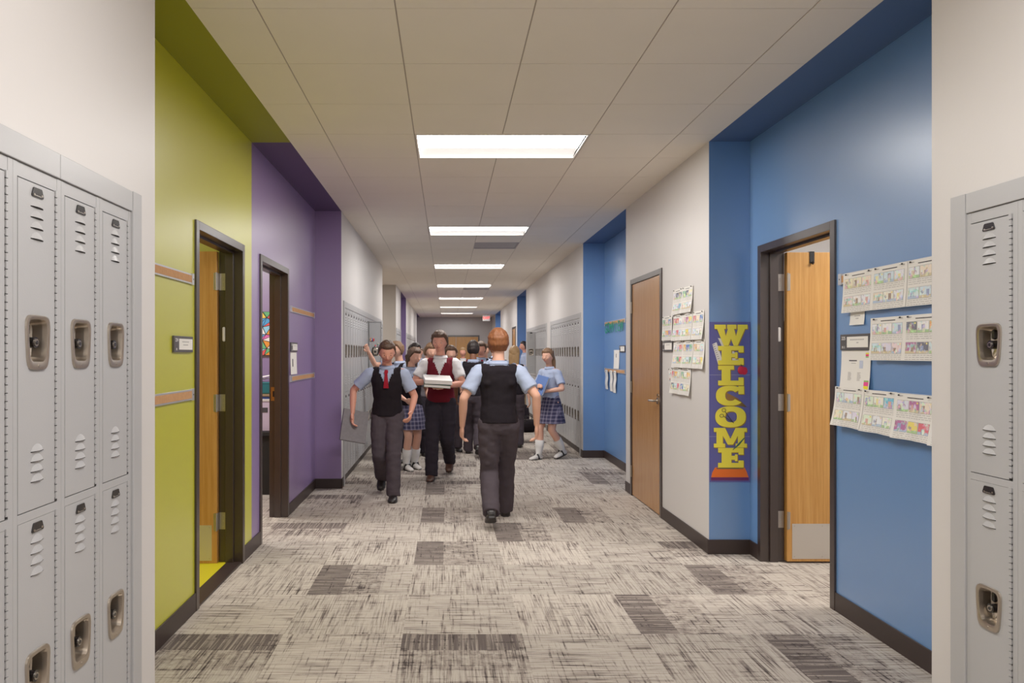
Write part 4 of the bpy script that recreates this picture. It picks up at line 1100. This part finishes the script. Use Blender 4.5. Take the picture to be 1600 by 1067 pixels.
        b.tube([S[i], (S[i]+elb[i])/2, elb[i]], [.032*h, .028*h, .022*h], sk, 14)
        b.tube([elb[i], elb[i]*.65+wri[i]*.35, wri[i]], [.022*h, .0225*h, .0145*h], sk, 12)
        # hand: palm, four curled fingers, thumb from the side of the palm
        f = (wri[i]-elb[i]).normalized(); inward = Vector((-s, -.25, 0)); side = (inward-f*inward.dot(f)).normalized(); acr = f.cross(side)*(1 if s < 0 else -1)
        # acr points to the thumb side (forwards)
        if acr.y > 0: acr = -acr
        p0 = wri[i]; p1 = wri[i]+f*(.048*h)
        b.tube([p0, (p0+p1)/2, p1], [.0145*h, .0225*h, .0215*h], sk, 12, flat=.5, side=acr)
        for q in range(4):
            o_ = acr*((1.5-q)*.0112*h); L = (.040, .045, .042, .033)[q]*h
            a0 = p1+o_-f*(.008*h); a1 = p1+o_+f*(L*.55)+side*(L*.14); a2 = p1+o_+f*(L*.88)+side*(L*.48); a3 = p1+o_+f*(L*.92)+side*(L*.80)
            b.tube([a0, a1, a2, a3], [.0058*h, .0056*h, .0052*h, .0046*h], sk, 8)
        t0 = p0+f*(.012*h)+acr*(.012*h); b.tube([t0, t0+f*(.014*h)+acr*(.014*h)+side*(.004*h), t0+f*(.038*h)+acr*(.020*h)+side*(.012*h)], [.0072*h, .0066*h, .0056*h], sk, 8)
    me = remesh(b, min(vox, .0085) if vox < .012 else vox, 'body', 1 if vox < .009 else 2)
    bo = bpy.data.objects.new('body', me); COL.objects.link(bo); bo.parent = r
    # eyes, brows, mouth
    if vox < .013:
        for s in (-1, 1):
            e = MB(); e.ball(hp(s*.30, -.725, .0), (.09*hs, .085*hs, .05*hs), 'eye_white', 10, 6, rot=HR); e.ball(hp(s*.30, -.79, .0), (.05*hs, .03*hs, .05*hs), 'iris', 10, 6, rot=HR); e.build('eye', r, smooth=True)
            e = MB(); e.tube([hp(s*.16, -.81, .19), hp(s*.30, -.79, .23), hp(s*.44, -.71, .19)], [.012*hs, .018*hs, .010*hs], hair[1], 6); e.build('eyebrow', r, smooth=True)
        e = MB(); e.tube([hp(-.20, -.79, -.49), hp(-.08, -.885, -.475), hp(0, -.90, -.48), hp(.08, -.885, -.475), hp(.20, -.79, -.49)], [.02*hs, .04*hs, .04*hs, .04*hs, .02*hs], 'lip', 6); e.build('mouth', r, smooth=True)
    # hair
    style, hk = hair
    vol = dict(short=1.0, curly=1.08, long=1.03, crop=.975)[style]; rnd_s = x*7.3+y
    def hair_fn(d):
        x_, y_, z_ = d; p = head_fn(d)/hs
        line = .56 if y_ < -.45 else (.56+(y_+.45)*-1.9)
        if style != 'long': line = max(line, -.62)
        else: line = max(line, -.9)
        edge = max(0.0, min(1.0, (z_-line)/.16+.5))
        amp = dict(short=.055, curly=.085, long=.03, crop=.02)[style]
        az_ = math.atan2(y_, x_); nz = amp*.55*noise.noise(Vector((az_*7+rnd_s, z_*2.2, style == 'curly' and z_*9 or 0)))+amp*noise.noise(Vector((x_*4+rnd_s, y_*4, z_*4)))+amp*.6*noise.noise(Vector((x_*11, y_*11+rnd_s, z_*7)))
        fringe = .05 if (y_ < -.2 and edge > .4) else 0
        out = (1.13*vol+fringe+nz+ (.05 if z_ > .3 else 0))
        return p*hs*(out*edge+.86*(1-edge))
    b = MB(); b.ball(hc, 1, hk, 72 if vox < .01 else 40, 36 if vox < .01 else 26, hair_fn, HR); ho = b.build('hair', r, smooth=True)
    if style == 'long':
        b = MB(); rs = []
        for q, (vz, vy, rx, ry) in enumerate([(.35, .35, .62, .45), (-.1, .55, .80, .42), (-.6, .62, .84, .36), (-1.1, .66, .80, .30), (-1.7, .72, .74, .25), (-2.3, .78, .66, .20), (-2.75, .80, .50, .14)]):
            c = hc+Vector((0, vy*hs, vz*hs)) if vz < -.4 else hp(0, vy, vz)
            rs.append([p+Vector((0, .03*hs*noise.noise(Vector((p.x*60+rnd_s, 0, q*.7))), 0)) for p in ell(c, rightv, Vector((0, 1, 0)), rx*hs, ry*hs, 26, 2)])
        b.rings(list(reversed(rs)), hk); b.build('hair_length', ho, smooth=True)
    # ---------------- clothes
    top, vest, bottom, shoe = outfit[:4]; extra = outfit[4] if len(outfit) > 4 else ''
    b = MB(); torso(b, top, .0, .300, .009)
    slen = .74 if 'longsleeve' not in extra else 0
    for i, s in enumerate((-1, 1)):
        b.tube([S[i]-rightv*(s*.035*h), S[i]-Vector((0, 0, .004*h))], [.036*h, .038*h], top, 14)
        if slen:
            m = S[i].lerp(elb[i], slen); b.tube([S[i], S[i].lerp(elb[i], .4), m], [.040*h, .0385*h, .0405*h], top, 16, round_ends=False)
        else:
            b.tube([S[i], S[i].lerp(elb[i], .5), elb[i]], [.040*h, .035*h, .030*h], top, 14); b.tube([elb[i], elb[i].lerp(wri[i], .5), elb[i].lerp(wri[i], .95)], [.030*h, .028*h, .024*h], top, 14, round_ends=False)
    me = remesh(b, vox*1.25, 'shirt', 2, .006, x*3); so = bpy.data.objects.new('shirt', me); COL.objects.link(so); so.parent = r
    # collar
    b = MB(); cr = []
    for u, e in ((.290, .014), (.308, .012), (.318, .006), (.300, .017)):
        cr.append(ell(T_(u, -.001), rightv, fr, (.040)*h+e, .038*h+e, 20, 2))
    b.rings(cr, top, cap=False); b.build('collar', so, smooth=True)
    if vest:
        b = MB(); torso(b, vest, .0, .300, .022, .020); b.tube([T_(.262, -.002, -.070), T_(.268, -.002, 0), T_(.262, -.002, .070)], [.032*h+.020, .034*h+.020, .032*h+.020], vest, 14)
        for s in (-1, 1): b.tube([T_(.20, .03, s*.052), T_(.272, .012, s*.052), T_(.278, -.01, s*.052), T_(.20, -.035, s*.052)], [.03*h, .020*h, .020*h, .03*h], vest, 12)
        me = remesh(b, vox*1.25, 'vest', 2, .004, y*3)
        # V neck: open the front above a point on the chest
        import bmesh
        bm = bmesh.new(); bm.from_mesh(me); dead = []
        for f in bm.faces:
            c = f.calc_center_median(); rel = c-pel; u = rel.dot(up)/h; fo = rel.dot(fr)/h
            if u > .185 and fo > .0 and abs(rel.x)/h < (u-.185)*.42: dead.append(f)
            elif u > (.292 if fo < .0 else .270) and abs(rel.x)/h < .046: dead.append(f)
            elif u > .304: dead.append(f)
        bmesh.ops.delete(bm, geom=dead, context='FACES'); bm.to_mesh(me); bm.free()
        vo = bpy.data.objects.new('vest', me); COL.objects.link(vo); vo.parent = r
    if 'tie' in extra or 'redtie' in extra:
        b = MB(); k = 'red_cloth'
        pts = [(.294, .047, .008), (.282, .056, .013), (.27, .062, .008), (.22, .0765, .013), (.185, .080, .016)]
        rs = [[T_(u, f+.002, -w), T_(u, f+.002, w), T_(u, f+.010, w), T_(u, f+.010, -w)] for u, f, w in pts]
        b.rings(rs, k); b.build('tie', r)
    if bottom == 'plaid':
        b = MB(); rs = []; n = 64
        for u, rx, ry in ((.055, .080, .060), (.02, .094, .072), (-.05, .110, .092), (-.13, .125, .112), (-.195, .136, .124)):
            amp = max(0, (.05-u))*.09
            ring = []
            for j in range(n):
                a = 2*pi*j/n; q = 1+amp*(1 if j % 4 < 2 else -1)
                ring.append(pel+Vector((0, 0, u*h))+Vector((cos(a)*rx*h*q, sin(a)*ry*h*q, 0)))
            rs.append(ring)
        b.rings(list(reversed(rs)), 'plaid'); b.build('skirt', r, smooth=False)
        for i in range(2):
            b = MB(); b.tube([ank[i].lerp(knees[i], .55)+Vector((0, .006*h, 0)), ank[i].lerp(knees[i], .3)+Vector((0, .006*h, 0)), ank[i], ank[i]+PT[i] @ Vector((0, -.03*h, -.018*h))], [.040*h, .038*h, .026*h, .022*h], 'white_sock', 14, round_ends=False); b.build('sock', r, smooth=True)
    else:
        b = MB(); torso(b, bottom, -.055, .05, .012)
        for i in range(2):
            lo_ = ank[i]+PT[i] @ Vector((0, -.004*h, -.018*h))
            if 'shorts' in extra: lo_ = knees[i]
            b.tube([hips[i]+Vector((0, 0, .01*h)), hips[i].lerp(knees[i], .5), knees[i]], [.062*h, .056*h, .046*h], bottom, 16)
            if 'shorts' not in extra: b.tube([knees[i], knees[i].lerp(lo_, .5), lo_], [.048*h, .045*h, .043*h], bottom, 16, round_ends=False)
        me = remesh(b, vox*1.25, 'trousers', 2, .008, x+y); to = bpy.data.objects.new('trousers', me); COL.objects.link(to); to.parent = r
        if not vest:
          b = MB(); rs = [ell(T_(u, 0), rightv, fr, .0865*h+.020, .0585*h+.019, 24) for u in (.034, .055)]; b.rings(rs, 'black_leather'); b.build('belt', r, smooth=False)
    for i in range(2):
        a = ank[i]; pt = PT[i]
        b = MB(); rs = []; az = -.042*h; L = h
        prof = [(.036, .014, .030), (.032, .022, .036), (.012, .024, .050), (-.015, .025, .046), (-.045, .027, .034), (-.075, .027, .028), (-.098, .022, .022), (-.110, .011, .015)]
        for yy, hw, hh in prof:
            ring = []
            for j in range(14):
                t_ = 2*pi*j/14; q = lambda v: math.copysign(abs(v)**.75, v)
                ring.append(a+pt @ Vector((hw*L*q(cos(t_)), yy*L, az+max(0, hh*L*(.5+.5*q(sin(t_)))))))
            rs.append(ring)
        sk_ = shoe if shoe != 'saddle' else 'white_leather'
        b.rings(rs, sk_); 
        if shoe == 'saddle': b.tube([a+pt @ Vector((-.026*L, -.02*L, -.03*L)), a+pt @ Vector((-.016*L, -.028*L, .004*L)), a+pt @ Vector((.016*L, -.028*L, .004*L)), a+pt @ Vector((.026*L, -.02*L, -.03*L))], .014*L, 'black_leather', 8, flat=.5)
        sh = b.build('shoe', r, smooth=True)
        b = MB(); rs = []
        for zz in (0, .010*L):
            rs.append([a+pt @ Vector((w_*L, yy*L, az-.003*L+zz)) for w_, yy in [(-.013, .038), (.013, .038), (.024, .012), (.024, -.02), (.029, -.05), (.028, -.078), (.020, -.102), (.0, -.114), (-.020, -.102), (-.028, -.078), (-.029, -.05), (-.024, -.02), (-.024, .012)]])
        b.rings(rs, 'black_leather' if 'white' not in shoe else 'paper_edge'); b.build('sole', sh)
        if 'laces' in extra:
            b = MB()
            for q in range(4): b.tube([a+pt @ Vector((-.014*L, (-.03-.014*q)*L, (-.004-.004*q)*L)), a+pt @ Vector((0, (-.034-.014*q)*L, (.000-.004*q)*L)), a+pt @ Vector((.014*L, (-.03-.014*q)*L, (-.004-.004*q)*L))], .0028*L, 'red_lace', 6)
            b.tube([a+pt @ Vector((.01*L, -.03*L, 0)), a+pt @ Vector((.05*L, -.05*L, -.02*L)), a+pt @ Vector((.075*L, -.03*L, -.036*L))], .0022*L, 'red_lace', 6); b.build('laces', sh, smooth=True)
    R = Matrix.Rotation(radians(heading), 4, 'Z'); base = Vector((x, y, 0))
    return dict(root=r, wr=[base+R @ w_ for w_ in wri], el=[base+R @ e_ for e_ in elb], up=up, chest=base+R @ T_(.2, .07), pel=base+R @ pel, S=[base+R @ s_ for s_ in S], hc=base+R @ hc)

def held(name, label, cat, loc, size, rot, cover, pages='paper', spiral=False):
    """a book, binder or stack of paper"""
    r = empty(name, loc); r.rotation_euler = tuple(radians(a) for a in rot); tag(r, label, cat)
    w_, d_, t_ = size; b = MB()
    b.box(-w_/2, w_/2, -d_/2, d_/2, -t_/2, -t_/2+.003, cover); b.box(-w_/2, w_/2, -d_/2, d_/2, t_/2-.003, t_/2, cover); b.box(-w_/2, -w_/2+.003, -d_/2, d_/2, -t_/2+.003, t_/2-.003, cover); b.build('cover', r, bevel=.001)
    b = MB(); b.box(-w_/2+.004, w_/2-.005, -d_/2+.005, d_/2-.005, -t_/2+.0035, t_/2-.0035, pages); b.build('pages', r)
    return r

VN = ('blue_shirt', 'navy_knit', 'grey_trousers', 'black_leather')
VNT = VN+('redtie',)
# boy walking towards the camera on the left, looking down, papers at his hip
p = person('boy in navy vest and red tie striding towards the camera, looking down', None, -.60, 7.35, 0, 1.60, VNT, ('short', 'hair_brown'), 'skin_rosy',
    feet=((-.12, .07), (.15, .0)), arms=(((-.215, -.05, .525), (-1, .7, 0)), ((.155, -.14, .535), (.5, 1, 0))), lean=8, look=(24, 8), vox=.0075)
M['paper_stack'] = mat('paper_stack', srgb(120, 116, 120), rough=.8, var=.2, vscale=40)
w0 = p['wr'][0]
held('folder', 'grey folder of papers held low by the boy with the red tie', 'folder', (w0.x+.02, w0.y-.02, w0.z-.13), (.26, .32, .035), (72, 12, 20), 'paper_stack')
# boy walking away, right of the middle
p = person('ginger-haired boy in navy vest walking away, nearest of all the pupils', None, .44, 6.15, 180, 1.67, VN, ('short', 'hair_ginger'), 'skin_light',
    feet=((.17, .0), (-.15, .055)), arms=(((-.19, .02, .50), (-.8, 1, 0)), ((.185, -.02, .49), (.8, 1, 0))), lean=3, look=(-4, 0), vox=.0075)
# pupil facing the camera in the middle with books
p = person('curly-haired pupil in maroon vest carrying white and green books', None, -.07, 8.5, -6, 1.70, ('white_shirt', 'maroon_knit', 'dark_trousers', 'brown_leather', ''), ('curly', 'hair_brown'), 'skin_rosy',
    feet=((.14, .0), (-.14, .06)), arms=(((-.06, -.17, .655), (-.9, .5, -.3)), ((.05, -.18, .63), (.9, .5, -.3))), lean=3, look=(6, -6), vox=.0085)
c = (p['wr'][0]+p['wr'][1])/2
M['green_cover'] = mat('green_cover', srgb(54, 96, 70), rough=.5); M['blue_cover'] = mat('blue_cover', srgb(92, 120, 180), rough=.45)
held('book', 'green book carried under the white binder by the pupil in maroon', 'book', (c.x, c.y-.015, c.z-.0), (.30, .23, .035), (12, 4, 3), 'green_cover')
held('binder', 'white binder carried on top of the green book', 'binder', (c.x+.005, c.y-.018, c.z+.048), (.31, .25, .045), (12, 3, 8), 'white_text')
# boy reaching for a locker behind the first boy
person('boy reaching one bare arm to the left lockers behind the boy with the red tie', None, -.60, 9.60, -48, 1.58, VN, ('short', 'hair_light_brown'), 'skin_light',
    feet=((.03, 0), (-.04, 0)), arms=(((-.09, -.275, .925), (-.5, .3, -1)), ((.13, -.03, .5), (.5, 1, 0))), lean=4, look=(4, 0), vox=.009)
person('girl with long brown hair and light blue sleeves beside the boy with the red tie', None, -.45, 9.02, 28, 1.50, ('blue_shirt', 'navy_knit', 'plaid', 'saddle'), ('long', 'hair_brown'), 'skin_light',
    feet=((.02, 0), (-.03, 0)), arms=(((-.10, -.12, .58), (-.6, 1, 0)), ((.12, -.10, .57), (.6, 1, 0))), lean=2, look=(14, 25), vox=.009, girl=True)
person('dark-haired boy in white sneakers with red laces behind the long-haired girl', None, -.50, 11.1, 12, 1.58, ('white_shirt', 'navy_knit', 'dark_trousers', 'white_leather', 'laces'), ('short', 'hair_dark'), 'skin_tan',
    feet=((.05, 0), (-.05, 0)), lean=3, look=(4, 12), vox=.010)
# girl with the plaid skirt at the right lockers
p = person('girl in plaid skirt and white socks by the right lockers holding a blue notebook', None, 1.42, 9.9, -52, 1.50, ('blue_shirt', None, 'plaid', 'saddle'), ('long', 'hair_light_brown'), 'skin_light',
    feet=((.11, 0), (-.10, .03)), arms=(((-.02, -.15, .66), (-.9, .6, -.4)), ((.06, -.13, .62), (.9, .6, -.4))), lean=3, look=(6, 10), vox=.009, girl=True)
c = (p['wr'][0]+p['wr'][1])/2
held('notebook', 'blue notebook hugged by the girl in the plaid skirt', 'notebook', (c.x-.015, c.y-.015, c.z+.05), (.20, .26, .03), (68, 10, -52), 'blue_cover')
# the crowd
person('dark-haired boy in navy vest walking away left of the ginger-haired boy', None, .37, 10.2, 176, 1.63, VN, ('short', 'hair_dark'), 'skin_brown', feet=((-.13, .06), (.15, 0)), lean=3, vox=.010)
person('long-haired blonde girl seen from behind on the right of the crowd', None, 1.02, 11.0, 170, 1.53, ('blue_shirt', 'navy_knit', 'grey_trousers', 'black_leather'), ('long', 'hair_blond'), 'skin_light', feet=((.06, 0), (-.05, .0)), lean=2, vox=.010, girl=True)
person('pupil with curly light brown hair leaning over in the crowd', None, -.27, 10.3, 20, 1.58, ('blue_shirt', 'grey_knit', 'dark_trousers', 'black_leather'), ('curly', 'hair_light_brown'), 'skin_light', feet=((.05, 0), (-.08, .0)), lean=10, look=(14, 0), vox=.011)
person('man in a pale blue shirt standing in profile beyond the far right lockers', None, 1.93, 17.8, -80, 1.72, ('blue_shirt', None, 'khaki', 'brown_leather', 'longsleeve'), ('crop', 'hair_dark'), 'skin_rosy', feet=((.03, 0), (-.03, 0)), lean=1, vox=.012)
crowd = [(-.17, 11.7, -10, 1.58, VN, ('short', 'hair_dark'), 'skin_tan', 'dark-haired pupil close behind the curly-haired one in the grey vest'),
         (.05, 10.9, 12, 1.55, VNT, ('curly', 'hair_brown'), 'skin_light', 'short curly pupil with red tie behind the pupil in maroon'),
         (.70, 13.3, -6, 1.60, ('blue_shirt', None, 'grey_trousers', 'black_leather'), ('short', 'hair_brown'), 'skin_light', 'brown-haired pupil in a plain blue shirt behind the blonde girl'),
         (-.38, 14.2, 14, 1.58, VN, ('curly', 'hair_light_brown'), 'skin_rosy', 'curly fair pupil far back beside the left lockers'),
         (.03, 14.0, 4, 1.60, ('white_shirt', 'navy_knit', 'grey_trousers', 'black_leather'), ('short', 'hair_light_brown'), 'skin_light', 'pupil in a white shirt and navy vest in the middle distance'),
         (.86, 12.1, 182, 1.60, VN, ('short', 'hair_dark'), 'skin_brown', 'dark-haired boy walking away just left of the blonde girl'),
         (-.62, 13.0, 10, 1.60, VN, ('short', 'hair_dark'), 'skin_tan', 'dark-haired boy far back on the left of the crowd'),
         (-.02, 12.6, 175, 1.62, VN, ('short', 'hair_brown'), 'skin_light', 'brown-haired boy walking away in the middle of the crowd'),
         (.58, 12.4, 8, 1.62, VNT, ('curly', 'hair_brown'), 'skin_rosy', 'curly brown-haired boy with red tie behind the ginger-haired boy'),
         (.16, 15.2, -8, 1.56, ('white_shirt', 'maroon_knit', 'dark_trousers', 'black_leather'), ('short', 'hair_light_brown'), 'skin_light', 'small pupil in a maroon vest far back in the middle'),
         (-.32, 15.8, 6, 1.60, VN, ('long', 'hair_blond'), 'skin_light', 'blonde pupil far back left of the middle'),
         (.72, 14.6, 178, 1.60, VN, ('short', 'hair_dark'), 'skin_brown', 'dark-haired boy walking away far back on the right'),
         (.40, 18.0, 3, 1.58, ('white_shirt', 'maroon_knit', 'grey_trousers', 'black_leather'), ('short', 'hair_blond'), 'skin_rosy', 'fair-haired pupil in maroon near the end of the corridor'),
         (-.10, 19.5, 12, 1.60, VN, ('short', 'hair_brown'), 'skin_light', 'distant pupil in a navy vest near the end doors'),
         (1.10, 16.8, 185, 1.62, VN, ('short', 'hair_ginger'), 'skin_light', 'distant ginger pupil walking away on the right'),
         (-.70, 18.8, 0, 1.58, ('blue_shirt', None, 'khaki', 'brown_leather'), ('short', 'hair_light_brown'), 'skin_light', 'distant pupil in a blue shirt and khaki trousers on the left')]
for i, (x, y, hd, h, of, hr, sk, lab) in enumerate(crowd):
    person(lab, None, x, y, hd, h, of, hr, sk, feet=[((.13, 0), (-.13, .05)), ((-.12, .05), (.13, 0)), ((.04, 0), (-.04, 0))][i % 3], lean=3, look=(5*(i % 3), (i % 4-1.5)*10), vox=.015, girl=hr[0] == 'long')

# bags
def duffel(x, y, rz, label):
    r = empty('duffel_bag', (x, y, 0), radians(rz)); b = MB(); rs = []
    for i in range(13):
        t_ = -1+2*i/12; q = (1-abs(t_)**5)**.5 if abs(t_) < 1 else .02; q = max(.25, q)
        rs.append([Vector((.27*t_, .13*q*math.copysign(abs(cos(a))**.8, cos(a)), .115+.115*q*math.copysign(abs(sin(a))**.8, sin(a))+ (0 if sin(a) > 0 else (1-q)*.0))) for a in [2*pi*j/18 for j in range(18)]])
    b.rings(rs, 'navy_knit'); b.build('body', r, smooth=True)
    for s in (-1, 1):
        b = MB(); b.tube([(-.1, s*.1, .17), (-.09, s*.09, .27), (0, s*.06, .30), (.09, s*.09, .27), (.1, s*.1, .17)], .009, 'black_leather', 8, flat=.5); b.build('strap', r, smooth=True)
    b = MB(); b.box(-.2, .2, -.004, .004, .2285, .233, 'steel'); b.build('zip', r)
    tag(r, label, 'bag')
duffel(1.50, 13.3, 12, 'black duffel bag on the carpet by the far right lockers')
def backpack(x, y, rz, label, k='dark_trousers'):
    r = empty('backpack', (x, y, 0), radians(rz)); b = MB(); rs = []
    for z, w_, d_ in ((0, .13, .08), (.03, .155, .10), (.2, .16, .11), (.33, .15, .095), (.40, .11, .07), (.425, .05, .03)):
        rs.append([Vector((p_.x, p_.y, z)) for p_ in ell(Vector((0, 0, z)), Vector((1, 0, 0)), Vector((0, 1, 0)), w_, d_, 20, 3)])
    b.rings(rs, k); b.build('body', r, smooth=True)
    b = MB(); rs = []
    for z, w_, d_ in ((.03, .11, .05), (.06, .12, .06), (.17, .12, .055), (.2, .10, .02)):
        rs.append([Vector((p_.x, p_.y-.085, z)) for p_ in ell(Vector((0, 0, z)), Vector((1, 0, 0)), Vector((0, 1, 0)), w_, d_, 16, 3)])
    b.rings(rs, k); b.build('pocket', r, smooth=True)
    for s in (-1, 1):
        b = MB(); b.tube([(s*.07, .08, .38), (s*.09, .15, .30), (s*.09, .15, .15), (s*.09, .10, .05)], .012, 'black_leather', 8, flat=.5); b.build('strap', r, smooth=True)
    b = MB(); b.tube([(-.03, 0, .41), (-.02, 0, .45), (.02, 0, .45), (.03, 0, .41)], .007, 'black_leather', 8); b.build('handle', r, smooth=True)
    tag(r, label, 'backpack')
backpack(1.50, 14.6, 20, 'dark backpack on the carpet behind the duffel bag')

# ------------------------------------------------------------------ world and camera
w = bpy.data.worlds.new('world'); SC.world = w; w.use_nodes = True
w.node_tree.nodes['Background'].inputs['Color'].default_value = (.75, .72, .7, 1); w.node_tree.nodes['Background'].inputs['Strength'].default_value = .05
cam = bpy.data.cameras.new('camera'); co = bpy.data.objects.new('camera', cam); COL.objects.link(co)
co.location = (0, 0, 1.4326); co.rotation_euler = (radians(90), 0, 0)
cam.sensor_width = 36; cam.lens = 1134.47/1600*36
cam.shift_x = (800-698.11)/1600; cam.shift_y = (552.55-533.5)/1600
cam.clip_start = .02
SC.camera = co
SC.view_settings.view_transform = 'Standard'; SC.view_settings.look = 'None'; SC.view_settings.exposure = 0.1; SC.view_settings.gamma = 1.1
SC.cycles.max_bounces = 8; SC.cycles.diffuse_bounces = 5; SC.cycles.use_denoising = True; SC.cycles.sample_clamp_indirect = 6
SC.cycles.caustics_reflective = False; SC.cycles.caustics_refractive = False
